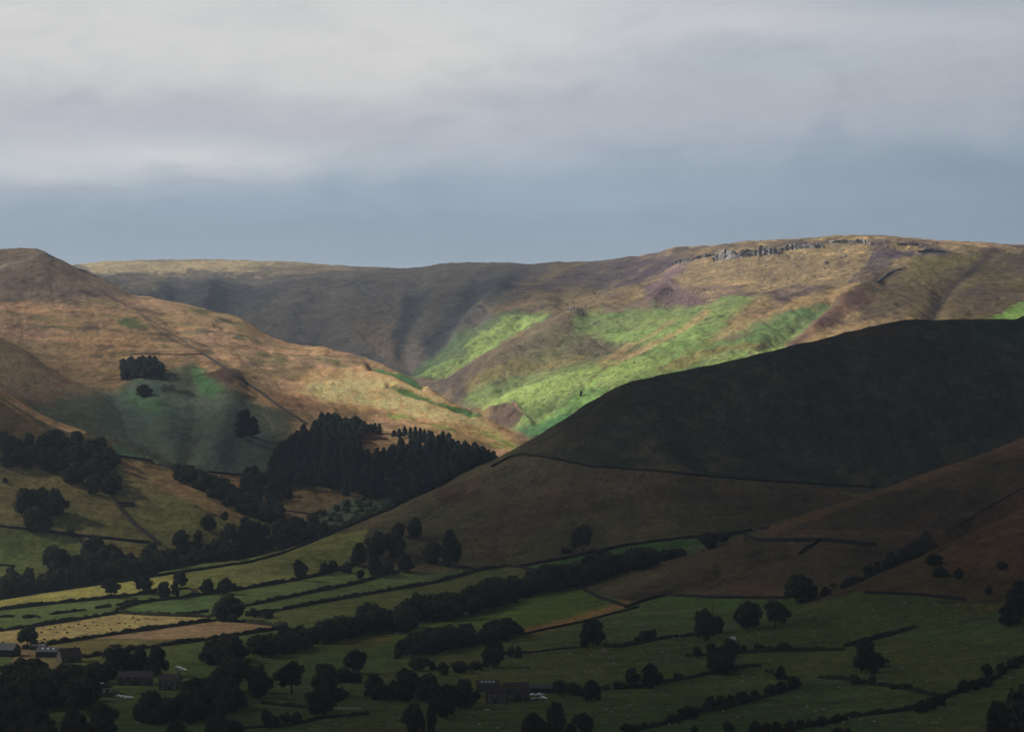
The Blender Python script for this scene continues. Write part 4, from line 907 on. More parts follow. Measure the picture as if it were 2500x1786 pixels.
def wood(pg, y0, y1, step, kind, hr, wr, label, group, limit=999, stepx=None, kinds=None, cut=0.4, base=True, behind=False):
    """plant every tree whose upper part is seen inside the outline pg; trees stand on the ground between distances y0 and y1"""
    xs = [p[0] for p in pg]; got = 0; stepx = stepx or step
    y = y1
    while y > y0:
        dx = stepx/mpp(y); px = min(xs)+rnd.uniform(0, dx)
        while px < max(xs):
            qx = px+rnd.uniform(-0.35, 0.35)*dx; qy = y+rnd.uniform(-0.4, 0.4)*step
            h = rnd.uniform(*hr); w = rnd.uniform(*wr)*h
            z = z_at(qx, qy); top = 893+(CAMZ-z-h)*FP/qy; mid = 893+(CAMZ-z-h*(1-cut))*FP/qy
            bpy_ = 893+(CAMZ-z)*FP/qy
            i = int(round(col_of(qx))); j = int(np.searchsorted(YS, qy))-1
            ok = (not base or inpoly(qx, bpy_-2, pg)) and (not behind or qy > LAY['F'][2][i]+6)
            vis = RUN[max(j-2, 0), i]
            if top < vis-5 and inpoly(qx, mid, pg) and inpoly(qx, top+4, pg) and ok and got < limit:
                plant(kinds[rnd.randrange(len(kinds))] if kinds else kind, wp(qx, qy, -0.2), w, h, label, group); got += 1
            px += dx
        y -= step
    return got

# single trees and small groups: x0, x1, top, base (frame px), kind, label
T = [
 (246, 297, 1412, 1459, 'p', 'round tree with bare stem, leftmost on the long yellow meadow hedge'),
 (322, 375, 1402, 1450, 'p', 'spreading tree with short bare trunk, second from left on the yellow meadow hedge'),
 (385, 417, 1419, 1462, 'b', 'narrow dark tree at the left end of the three-tree knot by the meadow corner'),
 (415, 441, 1421, 1461, 'p', 'small forked tree in the middle of the three-tree knot by the meadow corner'),
 (422, 460, 1394, 1437, 'p', 'tall tree rising behind the three-tree knot by the meadow corner'),
 (489, 526, 1412, 1449, 'b', 'compact round tree just left of a wider twin on the middle hedge'),
 (527, 575, 1410, 1449, 'b', 'wide domed tree on the middle hedge above the largest round tree'),
 (517, 600, 1450, 1516, 'b', 'largest round black-green tree at the tip of the tan fields'),
 (606, 640, 1483, 1506, 's', 'low bush nearest the largest round tree'),
 (636, 674, 1488, 1508, 's', 'low bush at the right end of the hedge stub by the largest round tree'),
 (708, 755, 1366, 1417, 'p', 'tall dark tree standing alone on the strip below the brown slope'),
 (778, 803, 1372, 1402, 'b', 'left half of the low twin trees under the brown slope'),
 (800, 826, 1368, 1400, 'b', 'right half of the low twin trees under the brown slope'),
 (834, 857, 1370, 1398, 's', 'thin pale bush at the foot of the brown slope copse'),
 (856, 898, 1325, 1382, 'b', 'round tree at the left end of the brown slope copse'),
 (893, 950, 1296, 1365, 'b', 'tall crowned tree in the centre of the brown slope copse'),
 (935, 993, 1292, 1362, 'b', 'broad tree on the right of the brown slope copse'),
 (956, 988, 1274, 1312, 'b', 'small tree climbing above the brown slope copse'),
 (992, 1032, 1263, 1314, 'b', 'highest tree above the brown slope copse, standing apart'),
 (896, 935, 1356, 1408, 'b', 'lower left tree in the brushy foot of the slope copse'),
 (930, 965, 1366, 1404, 'b', 'lower middle tree in the brushy foot of the slope copse'),
 (964, 1008, 1350, 1396, 'b', 'lower right tree in the brushy foot of the slope copse'),
 (866, 892, 1390, 1411, 's', 'dull brown bush below the slope copse'),
 (1032, 1080, 1318, 1376, 'b', 'left tree of the dark pair in the middle of the brown hillside'),
 (1072, 1126, 1294, 1381, 'b', 'taller right tree of the dark pair in the middle of the brown hillside'),
 (1391, 1453, 1281, 1347, 'p', 'lone gnarled tree on the plain slope of the dark hill'),
 (1370, 1400, 1334, 1350, 's', 'scrubby bush at the foot of the lone gnarled tree'),
 (1440, 1480, 1336, 1352, 's', 'flat bush right of the lone gnarled tree'),
 (1706, 1753, 1297, 1341, 'b', 'block-shaped tree in the wall corner above the stream trees'),
 (1750, 1786, 1298, 1322, 'b', 'low tree tucked beside the block-shaped tree'),
 (1803, 1821, 1291, 1304, 's', 'tiny bush on the wall where two hillsides meet'),
 (1416, 1480, 1512, 1578, 'b', 'lone oval tree in open pasture under the brown track'),
 (1176, 1233, 1564, 1629, 'b', 'egg-shaped tree standing behind the farmyard pasture'),
 (1236, 1256, 1576, 1603, 's', 'thin bush just right of the egg-shaped tree'),
 (1257, 1273, 1575, 1606, 's', 'upright bush second right of the egg-shaped tree'),
 (1043, 1066, 1611, 1634, 's', 'small round bush left of the hedge gap above the farm'),
 (1068, 1096, 1614, 1649, 'b', 'small tree right of the hedge gap above the farm'),
 (1101, 1144, 1612, 1642, 'b', 'low tree in the field line left of the egg-shaped tree'),
 (1142, 1178, 1612, 1636, 's', 'bush touching the left side of the egg-shaped tree'),
 (1100, 1167, 1658, 1728, 'b', 'big tree pressed against the left gable of the farmhouse'),
 (1046, 1112, 1698, 1748, 'b', 'dark tree in front of the farmhouse garden'),
 (1349, 1385, 1659, 1694, 'b', 'bushy tree at the right end of the long shed'),
 (1378, 1422, 1664, 1698, 'b', 'dark round tree second right of the long shed'),
 (1418, 1472, 1658, 1711, 'b', 'tall domed tree third right of the long shed'),
 (1472, 1488, 1668, 1684, 's', 'wispy bush right of the domed tree by the shed'),
 (1334, 1379, 1713, 1765, 'b', 'tree top rising in the paddock in front of the parked cars'),
 (1268, 1345, 1742, 1830, 'b', 'big dark tree cut by the bottom edge in front of the farm cars'),
 (1330, 1382, 1740, 1825, 'b', 'second dark tree cut by the bottom edge in front of the farm cars'),
 (1402, 1450, 1738, 1815, 'b', 'tall rounded tree cut by the bottom edge right of the farm paddock'),
 (1380, 1412, 1762, 1820, 'b', 'lower tree between two tall ones on the bottom edge right of the farm'),
 (1517, 1540, 1762, 1800, 'b', 'dark bush-like tree starting the lowest hedge at the bottom edge'),
 (1536, 1558, 1768, 1800, 'b', 'second small tree at the bottom edge in the lowest hedge'),
 (1566, 1585, 1760, 1778, 's', 'isolated little bush on the lowest hedge line'),
 (1560, 1620, 1620, 1678, 'b', 'domed tree at the right of the pasture pair above the hedge'),
 (1519, 1566, 1629, 1680, 'p', 'open-branched tree at the left of the pasture pair above the hedge'),
 (1499, 1528, 1661, 1680, 's', 'ragged bush left of the pasture pair'),
 (1643, 1671, 1639, 1657, 's', 'lone round bush in the gap right of the pasture pair'),
 (1696, 1745, 1484, 1564, 'b', 'tall ragged tree under the red-brown bank'),
 (1734, 1769, 1502, 1546, 'b', 'shorter tree leaning on the tall ragged tree'),
 (1793, 1858, 1465, 1538, 'b', 'big left tree of the pair joined at the crown below the hill foot'),
 (1856, 1930, 1466, 1535, 'p', 'big right tree of the pair joined at the crown below the hill foot'),
 (1909, 1994, 1402, 1466, 'b', 'broad round tree on the rust-coloured bank'),
 (1755, 1804, 1559, 1606, 'b', 'upper tree of the tall stack in mid pasture'),
 (1728, 1803, 1590, 1645, 'b', 'wide skirted tree at the foot of the tall stack in mid pasture'),
 (1689, 1713, 1575, 1603, 's', 'leftmost bush of the mid-pasture row'),
 (1718, 1756, 1569, 1594, 's', 'wide bush against the left of the tall stack'),
 (1806, 1826, 1572, 1590, 's', 'bush just right of the tall stack in mid pasture'),
 (1840, 1872, 1569, 1589, 's', 'oval bush third from the right in the mid-pasture row'),
 (1871, 1889, 1575, 1590, 's', 'smallest bush in the mid-pasture row'),
 (1897, 1930, 1566, 1589, 's', 'square-topped bush at the right end of the mid-pasture row'),
 (1893, 1920, 1624, 1658, 'b', 'small upright tree above the ragged hedge clump'),
 (1864, 1900, 1668, 1697, 'b', 'left tree of the ragged hedge clump'),
 (1890, 1925, 1662, 1692, 'b', 'middle tree of the ragged hedge clump'),
 (1920, 1955, 1649, 1681, 'b', 'right tree of the ragged hedge clump'),
 (1717, 1752, 1698, 1732, 'b', 'left end tree of the long hedge clump low in the pasture'),
 (1746, 1775, 1697, 1730, 'b', 'second tree of the long hedge clump low in the pasture'),
 (1768, 1798, 1694, 1724, 'b', 'third tree of the long hedge clump low in the pasture'),
 (1795, 1831, 1686, 1718, 'b', 'right end tree of the long hedge clump low in the pasture'),
 (1834, 1852, 1682, 1700, 's', 'pale bush past the right end of the long hedge clump'),
 (1652, 1706, 1720, 1754, 'b', 'spreading low tree on the slanting hedge near the bottom'),
 (1627, 1659, 1739, 1765, 's', 'bush left of the spreading low tree on the slanting hedge'),
 (1686, 1706, 1769, 1800, 'b', 'small tree top at the bottom edge left of the lone bush'),
 (1763, 1792, 1758, 1784, 'b', 'lone thick bush-tree on the bottom edge of the pasture'),
 (1824, 1862, 1757, 1800, 'b', 'first rounded tree of the bottom right hedge'),
 (1856, 1882, 1762, 1800, 'b', 'second rounded tree of the bottom right hedge'),
 (1880, 1916, 1760, 1800, 'b', 'third rounded tree of the bottom right hedge'),
 (1912, 1946, 1754, 1796, 'b', 'fourth and tallest tree of the bottom right hedge'),
 (1945, 1964, 1753, 1780, 's', 'upright bush fifth along the bottom right hedge'),
 (1970, 1984, 1752, 1774, 's', 'thin upright bush sixth along the bottom right hedge'),
 (1992, 2021, 1746, 1770, 's', 'light wide bush seventh along the bottom right hedge'),
 (2029, 2054, 1740, 1764, 's', 'pointed bush eighth along the bottom right hedge'),
 (2078, 2091, 1732, 1748, 's', 'single small bush on the bare stretch of the bottom right hedge'),
 (2028, 2060, 1774, 1810, 'b', 'tree top peeping over the bottom edge in the right corner field'),
 (2055, 2086, 1776, 1812, 'b', 'second tree top peeping over the bottom edge in the right corner field'),
 (2084, 2142, 1559, 1645, 'b', 'tall bell-shaped tree alone in the right-hand pasture'),
 (2110, 2165, 1590, 1628, 'b', 'right-hand bulge of the bell-shaped tree, a smaller neighbour'),
 (2076, 2104, 1644, 1670, 's', 'bush below left of the bell-shaped tree'),
 (2116, 2141, 1645, 1671, 's', 'bush below right of the bell-shaped tree'),
 (2174, 2190, 1666, 1681, 's', 'small bush left of a twin on the falling hedge'),
 (2207, 2228, 1666, 1684, 's', 'small bush right of a twin on the falling hedge'),
 (2232, 2262, 1705, 1738, 's', 'dark low bush at the left of the hedge corner clump'),
 (2255, 2290, 1700, 1732, 'b', 'thick tree in the hedge corner clump at lower right'),
 (2280, 2312, 1692, 1722, 's', 'bush at the right of the hedge corner clump'),
 (2336, 2368, 1656, 1690, 'b', 'peaked tree starting the rising hedge at lower right'),
 (2362, 2396, 1656, 1684, 's', 'bush in the middle of the rising hedge at lower right'),
 (2388, 2424, 1650, 1676, 's', 'bush at the upper end of the rising hedge at lower right'),
 (2397, 2424, 1618, 1656, 'b', 'tallest small tree over the rising hedge at lower right'),
 (2432, 2462, 1616, 1644, 's', 'round bush on the rising hedge near the right edge'),
 (2458, 2490, 1602, 1630, 's', 'long bush on the rising hedge touching the right edge'),
 (2486, 2520, 1596, 1620, 's', 'last bush of the rising hedge cut by the right edge'),
 (2402, 2425, 1428, 1452, 'b', 'small square tree alone on the dim brown bank'),
 (2450, 2530, 1418, 1520, 'b', 'tall tree mass on the right edge below the brown bank'),
 (2440, 2490, 1470, 1530, 'b', 'lower tree in front of the tall mass on the right edge'),
 (2258, 2306, 1352, 1382, 'b', 'dark flat-topped tree above the wooded gully mouth'),
 (2280, 2312, 1380, 1408, 's', 'dim bush below the flat-topped tree of the gully'),
 (2328, 2352, 1386, 1414, 'b', 'small upright tree on the brown bank right of the gully'),
 (2436, 2458, 1368, 1388, 's', 'faint bush high on the brown bank at the right'),
 (2400, 2470, 1712, 1830, 'b', 'left crown of the big black tree mass in the bottom right corner'),
 (2438, 2620, 1652, 1860, 'b', 'biggest near tree filling the bottom right corner'),
 # lower left
 (41, 94, 1528, 1582, 'p', 'upright leafy tree alone beside the farm sheds'),
 (253, 330, 1572, 1645, 'b', 'large domed tree right of the brown barn gable'),
 (320, 368, 1580, 1645, 'b', 'middle tree of the clump beneath the orange stubble field'),
 (355, 409, 1578, 1650, 'b', 'right tree of the clump beneath the orange stubble field'),
 (524, 610, 1602, 1690, 'b', 'huge spreading tree above the cottage right side'),
 (600, 660, 1622, 1703, 'b', 'tall loose tree right of the huge spreading tree'),
 (671, 752, 1615, 1692, 'p', 'broad oak-like tree with daylight under its crown'),
 (762, 824, 1620, 1700, 'b', 'tall narrow tree at the centre of the lower left group'),
 (744, 842, 1668, 1746, 'b', 'wide skirted tree joined below the tall narrow tree'),
 (836, 898, 1585, 1644, 'p', 'airy tree with branches reaching right over green pasture'),
 (822, 884, 1628, 1664, 's', 'thick bush at the foot of the airy tree'),
 (637, 668, 1730, 1770, 'b', 'small left tree of the garden pair near the bottom'),
 (650, 682, 1744, 1776, 's', 'bush hugging the small left tree near the bottom'),
 (685, 712, 1738, 1766, 's', 'left bush of the joined pair near the bottom edge'),
 (708, 741, 1735, 1768, 'b', 'right tree of the joined pair near the bottom edge'),
 (499, 562, 1737, 1830, 'b', 'rounded tree cut by the bottom edge left of the garden pair'),
 (560, 594, 1756, 1800, 's', 'bush right of the rounded tree at the bottom edge'),
 (982, 1040, 1717, 1830, 'b', 'tall tree cut by the bottom edge left of the farmhouse garden'),
 (1040, 1068, 1704, 1800, 'b', 'slim dark tree behind the one cut by the bottom edge'),
 (142, 214, 1732, 1830, 'b', 'broad tree cut by the bottom edge at lower left'),
 (212, 285, 1718, 1800, 'b', 'taller tree with peaked top at lower left near the bottom edge'),
 (382, 470, 1764, 1850, 'b', 'wide tree top on the bottom edge below the green strip'),
 (999, 1048, 1602, 1636, 'b', 'reddish dark tree in the field corner above the farm trees'),
 # P hill
 (32, 100, 1192, 1262, 'b', 'left tree of the big field clump below the left wood'),
 (78, 130, 1188, 1250, 'b', 'middle tree of the big field clump below the left wood'),
 (108, 163, 1192, 1260, 'b', 'right tree of the big field clump below the left wood'),
 (56, 126, 1236, 1302, 'b', 'lighter tree standing in front of the big field clump'),
 (6, 20, 1164, 1179, 's', 'tiny round bush at the far left by the upper field wall'),
 (161, 184, 1289, 1309, 's', 'round bush on the field wall right of the big clump'),
 (535, 562, 1248, 1274, 'p', 'mushroom-shaped tree on the sunny shoulder above the stream wood'),
 (489, 530, 1256, 1296, 'b', 'dark tree left of the mushroom-shaped tree'),
 (102, 178, 1330, 1400, 'b', 'large tree jutting above the stream wood into the green field'),
 # hill
 (330, 375, 938, 968, 'b', 'small dark copse tree inside the bracken bowl'),
 (570, 612, 1005, 1068, 'n', 'left pine of the small isolated clump on the long hill'),
 (600, 637, 1018, 1066, 'n', 'right pine of the small isolated clump on the long hill'),
 (585, 620, 1000, 1060, 'n', 'tallest pine in the small isolated clump on the long hill'),
 (1414, 1423, 953, 966, 's', 'single dark thorn bush on the bright green hillside'),
]
for a in T: tree_at(*a)
# woods (outline of what is seen, distance range on the ground)
G = {}
G['stream'] = wood([(-40, 1380), (60, 1382), (105, 1395), (200, 1345), (215, 1302), (285, 1314), (350, 1322), (418, 1325), (420, 1294), (455, 1284), (500, 1290), (520, 1300), (560, 1278), (600, 1262), (660, 1270), (740, 1255), (790, 1262), (850, 1290),
      (840, 1400), (400, 1480), (-40, 1560)], 1900, 2400, 11.5, 'b', (9, 20), (0.85, 1.2), 'dark broadleaf tree crowded in the stream wood behind the lit meadows', 'trees of the stream wood', base=False, behind=True)
G['left'] = wood([(-60, 1052), (60, 1050), (150, 1046), (245, 1058), (285, 1082), (288, 1150), (286, 1200), (270, 1215), (215, 1205), (165, 1188), (140, 1165), (60, 1145), (-60, 1135)], 2180, 2480, 12.5, 'b', (10, 15), (0.95, 1.2),
      'broadleaf tree packed in the square wood at the left edge', 'trees of the left hillside wood')
G['burn'] = wood([(425, 1132), (455, 1130), (500, 1150), (535, 1152), (565, 1172), (610, 1196), (640, 1215), (700, 1232), (690, 1282), (640, 1280), (560, 1248), (500, 1200), (425, 1172)], 2250, 2480, 11, 'b', (8, 13), (0.9, 1.2),
      'bushy tree in the line winding up the burn above the fields', 'trees along the burn')
G['burn2'] = wood([(596, 1140), (620, 1125), (690, 1170), (722, 1140), (726, 1180), (700, 1225), (620, 1225), (590, 1200)], 2400, 2700, 12, 'b', (9, 13), (0.9, 1.2),
      'bushy tree between the two small lit fields and the pine plantation', 'trees between the small fields')
G['pines'] = wood([(655, 1150), (658, 1102), (671, 1084), (702, 1068), (748, 1032), (772, 1012), (800, 1002), (828, 1008), (865, 1014), (900, 1028), (880, 1060), (884, 1092), (954, 1094), (960, 1075), (1000, 1066), (1062, 1064), (1082, 1054), (1139, 1070), (1185, 1091),
      (1222, 1114), (1170, 1150), (1062, 1210), (968, 1250), (964, 1200), (868, 1186), (800, 1168), (720, 1166), (677, 1158)], 2300, 2900, 11.0, 'n', (12, 18), (0.62, 0.9),
      'dark pine in the large plantation at the foot of the long hill', 'pines of the plantation', 999, stepx=9.0, cut=0.3, base=False, behind=True)
for x, tp, bs in [(962, 1050, 1072), (975, 1046, 1070), (988, 1040, 1068), (1002, 1043, 1072), (1014, 1041, 1078), (1026, 1045, 1082), (1036, 1048, 1080), (1047, 1050, 1082), (1054, 1052, 1084), (905, 1034, 1058), (915, 1032, 1058), (926, 1034, 1060), (880, 1026, 1052)]:
    tree_at(x-9, x+9, tp, bs, 'n', 'pine silhouetted with its stem against the lit slope on the plantation edge', 'edge pines of the plantation')
G['block'] = wood([(288, 925), (290, 890), (305, 872), (330, 866), (370, 868), (395, 880), (402, 925)], 2780, 3150, 9, 'n', (11, 15), (0.7, 0.95), 'pine in the small dark block high on the left hill', 'pines of the small hill block', 60, stepx=8, cut=0.3)
G['scrub'] = wood([(745, 1250), (800, 1235), (860, 1212), (940, 1180), (975, 1200), (970, 1240), (860, 1285), (760, 1300)], 2260, 2640, 12, 'w', (4, 7), (1.1, 1.6), 'pale green willow bush in the marshy hollow below the plantation', 'willow bushes of the hollow', 90, base=False, behind=True)
G['belt'] = wood([(985, 1470), (1025, 1446), (1123, 1443), (1197, 1411), (1234, 1408), (1276, 1402), (1332, 1376), (1385, 1370), (1462, 1352), (1525, 1345), (1550, 1333), (1620, 1340), (1690, 1322), (1704, 1330), (1665, 1368), (1540, 1400), (1415, 1435),
      (1320, 1450), (1222, 1478), (1133, 1505), (1000, 1545)], 1720, 2120, 11, 'b', (9, 19), (0.9, 1.3), 'dark tree in the long belt running under the brown spur', 'trees of the long valley belt')
G['belt2'] = wood([(430, 1615), (500, 1575), (535, 1548), (655, 1544), (702, 1522), (771, 1520), (833, 1500), (885, 1476), (914, 1468), (945, 1490), (988, 1458), (1010, 1455), (1010, 1540), (845, 1560), (697, 1595), (560, 1625), (440, 1640)], 1480, 1800, 10.5, 'b', (8, 17), (0.9, 1.3),
      'dark tree in the lower left run of the belt beside the olive pasture', 'trees of the lower belt')
G['belt3'] = wood([(950, 1610), (966, 1564), (1000, 1545), (1062, 1526), (1150, 1520), (1182, 1516), (1250, 1504), (1276, 1540), (1262, 1556), (1180, 1578), (1080, 1592)], 1450, 1680, 9, 'b', (6, 13), (0.9, 1.3),
      'tree in the short thick belt left of the brown track', 'trees of the short belt')
G['farm'] = wood([(-30, 1590), (40, 1600), (140, 1612), (222, 1610), (240, 1660), (225, 1735), (-30, 1735)], 1280, 1540, 13, 'b', (11, 16), (0.95, 1.25), 'black-green tree in the dense wood around the lower left farm', 'trees around the lower left farm')
G['farm2'] = wood([(330, 1700), (440, 1690), (440, 1655), (520, 1640), (545, 1630), (650, 1690), (640, 1725), (520, 1745), (330, 1750)], 1260, 1480, 12, 'b', (11, 16), (0.95, 1.25), 'dark tree in the mass right of the lower left cottage', 'trees right of the cottage')
G['farm4'] = wood([(215, 1605), (262, 1592), (292, 1640), (292, 1668), (240, 1668), (215, 1700)], 1300, 1560, 11, 'b', (9, 14), (0.95, 1.25), 'dark tree between the brown barn and the long cottage', 'trees beside the cottage')
G['farm5'] = wood([(318, 1668), (345, 1676), (395, 1684), (500, 1660), (545, 1650), (600, 1720), (500, 1770), (330, 1772)], 1230, 1400, 11, 'b', (8, 13), (0.95, 1.25), 'dark tree in front of the lower left cottages', 'trees in front of the cottages')
G['farm3'] = wood([(-30, 1725), (60, 1700), (122, 1735), (120, 1860), (-30, 1860)], 1130, 1300, 12, 'b', (10, 15), (0.95, 1.25), 'tree in the dark bottom left corner of the valley', 'trees of the bottom left corner')
G['mid'] = wood([(842, 1716), (850, 1690), (880, 1650), (920, 1645), (968, 1650), (980, 1628), (1050, 1640), (1100, 1660), (1100, 1716)], 1320, 1500, 12, 'b', (9, 14), (0.95, 1.25), 'dark tree in the thicket left of the stone farmhouse', 'trees of the farm thicket')
for nm in ('x',): pass
G['gully'] = wood([(1950, 1440), (2046, 1420), (2150, 1350), (2200, 1330), (2260, 1330), (2240, 1360), (2170, 1385), (2092, 1425), (2040, 1445), (1940, 1490)], 1640, 1800, 10, 's', (3, 6), (1.1, 1.5), 'dim thorn bush in the dark gully between the brown spurs', 'bushes of the gully', 40, base=False)
# the 300 broadleaf trees that show largest are objects, the rest of the woods are one mass
def seen_area(q):
    loc, w, h = q[2], q[3], q[4]; px = 1250+loc[0]/loc[1]*FP; i = int(round(col_of(px))); j = max(int(np.searchsorted(YS, loc[1]))-2, 0)
    top = 893+(CAMZ-loc[2]-h)*FP/loc[1]; bot = min(893+(CAMZ-loc[2])*FP/loc[1], RUN[j, i], 1786)
    if px < 0 or px > 2500: return 0.0
    return max(bot-top, 0)*w*FP/loc[1]
# a tree hides what stands right behind it
QUEUE.sort(key=lambda q: q[2][1]); boxes = []; ranked = []
for q in QUEUE:
    loc, w, h = q[2], q[3], q[4]; px = 1250+loc[0]/loc[1]*FP; hw = w*FP/loc[1]/2; top = 893+(CAMZ-loc[2]-h)*FP/loc[1]; bot = top+h*FP/loc[1]
    vis = 1.0
    for (a, b, c, d) in boxes:
        if a < px-hw*0.3 and b > px+hw*0.3 and c < top+(bot-top)*0.45: vis = min(vis, max(0.05, (c-top)/(bot-top)+0.05))
    boxes.append((px-hw, px+hw, top, bot)); ranked.append((seen_area(q)*vis, q))
ranked.sort(key=lambda t: -t[0])
def light_set(blobs_f, mat_, n, leaf):
    out = []
    for i in range(5):
        me = crown_mesh('crown', blobs_f(), mat_, n, leaf); v = np.zeros(len(me.vertices)*3, np.float32); me.vertices.foreach_get('co', v); out.append(v.reshape(-1, 3)); bpy.data.meshes.remove(me)
    return out
def mass(name, label, rest, variants, mat_):
    VS = []
    for a, q in rest:
        if a <= 0: continue
        loc, w, h = q[2], q[3], q[4]; v = variants[rnd.randrange(5)]; t = rnd.uniform(0, 6.28); c, s_ = math.cos(t), math.sin(t)
        VS.append(np.stack([(v[:, 0]*c-v[:, 1]*s_)*w+loc[0], (v[:, 0]*s_+v[:, 1]*c)*w+loc[1], v[:, 2]*h+loc[2]], 1))
    if not VS: return
    VS = np.concatenate(VS); o0 = np.array([VS[:, 0].mean(), VS[:, 1].mean(), 0.0])
    o = link(name, mesh_arrays(name, VS-o0, np.arange(len(VS)).reshape(-1, 4), mat_, False)); o.location = o0.tolist(); tag(o, label, name.replace('_', ' '), kind='stuff')
for kinds_, nm_, cap in (('pb', 'broadleaf_tree', 292), ('n', 'pine_tree', 290)):
    rk = [t for t in ranked if t[1][1] in kinds_]; room = cap-COUNT.get(nm_, 0)
    for a, q in rk[:room]: plant(*q[1:], now=True)
    if kinds_ == 'pb': mass('woodland', 'dark massed tree crowns filling the woods between the nearer trees', rk[room:], light_set(lambda: norm_blobs(broad_blobs(0.03, 12, rnd.uniform(-0.2, 0.2)), 0.03), M_LEAF, 700, 0.085), M_LEAFW)
    else: mass('conifer_woodland', 'massed pine tops inside the plantation', rk[room:], light_set(lambda: norm_blobs(broad_blobs(0.2, 9, 0), 0.2), M_PINE, 600, 0.09), M_PINE)
print('WOODS', G, COUNT, len(ranked))

# ------------------------------------------------------------------ walls and hedges
def path_pts(pts, step=3.0):
    out = []
    for (ax, ay), (bx, by) in zip(pts[:-1], pts[1:]):
        n = max(2, int(math.hypot(bx-ax, by-ay)/4.0))
        for i in range(n+(1 if (bx, by) == pts[-1] else 0)):
            t = i/n; out.append((ax+(bx-ax)*t, ay+(by-ay)*t))
    W = [np.array(wp(*hit(px, py))) for px, py in out]
    ys = np.array([w[1] for w in W]); pxs = np.array([o[0] for o in out])
    if len(ys) > 6:
        k = np.ones(5)/5; ys2 = np.convolve(np.pad(ys, 2, mode='edge'), k, mode='valid'); ys = np.where(np.abs(ys2-ys) > 4, ys2, 0.5*ys+0.5*ys2)
    return [np.array(wp(a, b)) for a, b in zip(pxs, ys)]
def resample(P, step):
    P = np.array(P); d = np.r_[0, np.cumsum(np.linalg.norm(np.diff(P[:, :2], axis=0), axis=1))]
    n = max(3, int(d[-1]/step)); t = np.linspace(0, d[-1], n)
    return np.stack([np.interp(t, d, P[:, i]) for i in range(3)], 1)
def strip(P, w, h, jit, mat, name, leaves=0):
    P = resample(P, 2.0); n = len(P)
    d = np.gradient(P[:, :2], axis=0); d /= np.linalg.norm(d, axis=1)[:, None]+1e-9; nx = np.stack([-d[:, 1], d[:, 0]], 1)
    hh = h*(1+jit*RN.uniform(-1, 1, n)); hh = np.convolve(np.pad(hh, 1, mode='edge'), [0.25, 0.5, 0.25], mode='valid'); ww = w*(1+jit*0.6*RN.uniform(-1, 1, n))
    z0 = P[:, 2]-0.9
    sec = [(-0.5, 0.0), (-0.46, 0.62), (-0.26, 1.0), (0.26, 1.0), (0.46, 0.62), (0.5, 0.0)]
    V = np.zeros((n, 6, 3))
    for k, (a, b) in enumerate(sec):
        V[:, k, :2] = P[:, :2]+nx*(ww*a)[:, None]; V[:, k, 2] = z0+b*(hh+0.9)
    ii = np.arange(n*6).reshape(n, 6)
    Fq = np.concatenate([np.stack([ii[:-1, k], ii[1:, k], ii[1:, k+1], ii[:-1, k+1]], -1) for k in range(5)])
    V = V.reshape(-1, 3)
    if leaves:
        m = n*leaves; t = RN.uniform(0, n-1.001, m); i = t.astype(int); f = (t-i)[:, None]
        c = P[i]*(1-f)+P[i+1]*f; c[:, :2] += nx[i]*(RN.uniform(-0.6, 0.6, m)*w)[:, None]; c[:, 2] += RN.uniform(0.3, 1.12, m)*hh[i]
        nr = RN.normal(size=(m, 3)); nr /= np.linalg.norm(nr, axis=1)[:, None]
        V2, F2 = quads(c, nr, RN.uniform(0.5, 1.0, m)); Fq = np.concatenate([Fq, F2+len(V)]); V = np.concatenate([V, V2])
    o0 = V.mean(0); o0[2] = V[:, 2].min()
    o = link(name, mesh_arrays(name, V-o0, Fq, mat, False)); o.location = o0.tolist(); return o
def hedge(pts, label, h=2.3, w=2.0): return tag(strip(path_pts(pts), w, h, 0.6, M_HEDGE, 'hedge', 6), label, 'hedge')
def wall(pts, label, h=1.7, w=0.9): return tag(strip(path_pts(pts), w, h, 0.15, M_WALL, 'dry_stone_wall'), label, 'wall')
hedge([(-60, 1496), (0, 1489), (123, 1475), (268, 1460), (385, 1446)], 'straight dark hedge along the lower edge of the yellow meadow')
hedge([(431, 1462), (524, 1448), (600, 1437), (723, 1416), (785, 1403), (862, 1382)], 'hedge running right from the three-tree knot to the slope copse')
wall([(440, 1439), (462, 1438), (484, 1449)], 'short curved wall end right of the three-tree knot')
hedge([(-60, 1550), (0, 1540), (81, 1530), (276, 1499), (300, 1484), (320, 1477), (370, 1468), (431, 1461)], 'hedge above the tan field bending up to the three-tree knot')
hedge([(291, 1497), (370, 1502), (440, 1504), (520, 1507)], 'hedge on the upper right side of the tan field')
hedge([(431, 1502), (470, 1498), (508, 1492)], 'short forked hedge left of the largest round tree', 1.7)
hedge([(-40, 1508), (36, 1505)], 'thin broken hedge piece at the left edge of the green strip', 1.8)
hedge([(56, 1509), (85, 1506), (100, 1508)], 'second broken hedge piece in the green strip', 1.8)
hedge([(121, 1500), (155, 1496), (209, 1489)], 'third broken hedge piece in the green strip', 1.8)
hedge([(234, 1485), (271, 1480)], 'fourth broken hedge piece in the green strip', 1.8)
hedge([(285, 1479), (320, 1472), (352, 1471)], 'thick hedge piece joining the forked hedges', 2.4)
hedge([(57, 1585), (120, 1573), (246, 1554), (400, 1532), (525, 1515), (599, 1519), (702, 1532)], 'hedge between the tan field and the orange stubble field')
hedge([(202, 1606), (270, 1594), (345, 1583), (525, 1559), (620, 1545), (702, 1533)], 'hedge along the lower edge of the orange stubble field')
hedge([(599, 1480), (746, 1450), (870, 1425), (944, 1403), (975, 1396)], 'hedge from the largest round tree up to the slope copse')
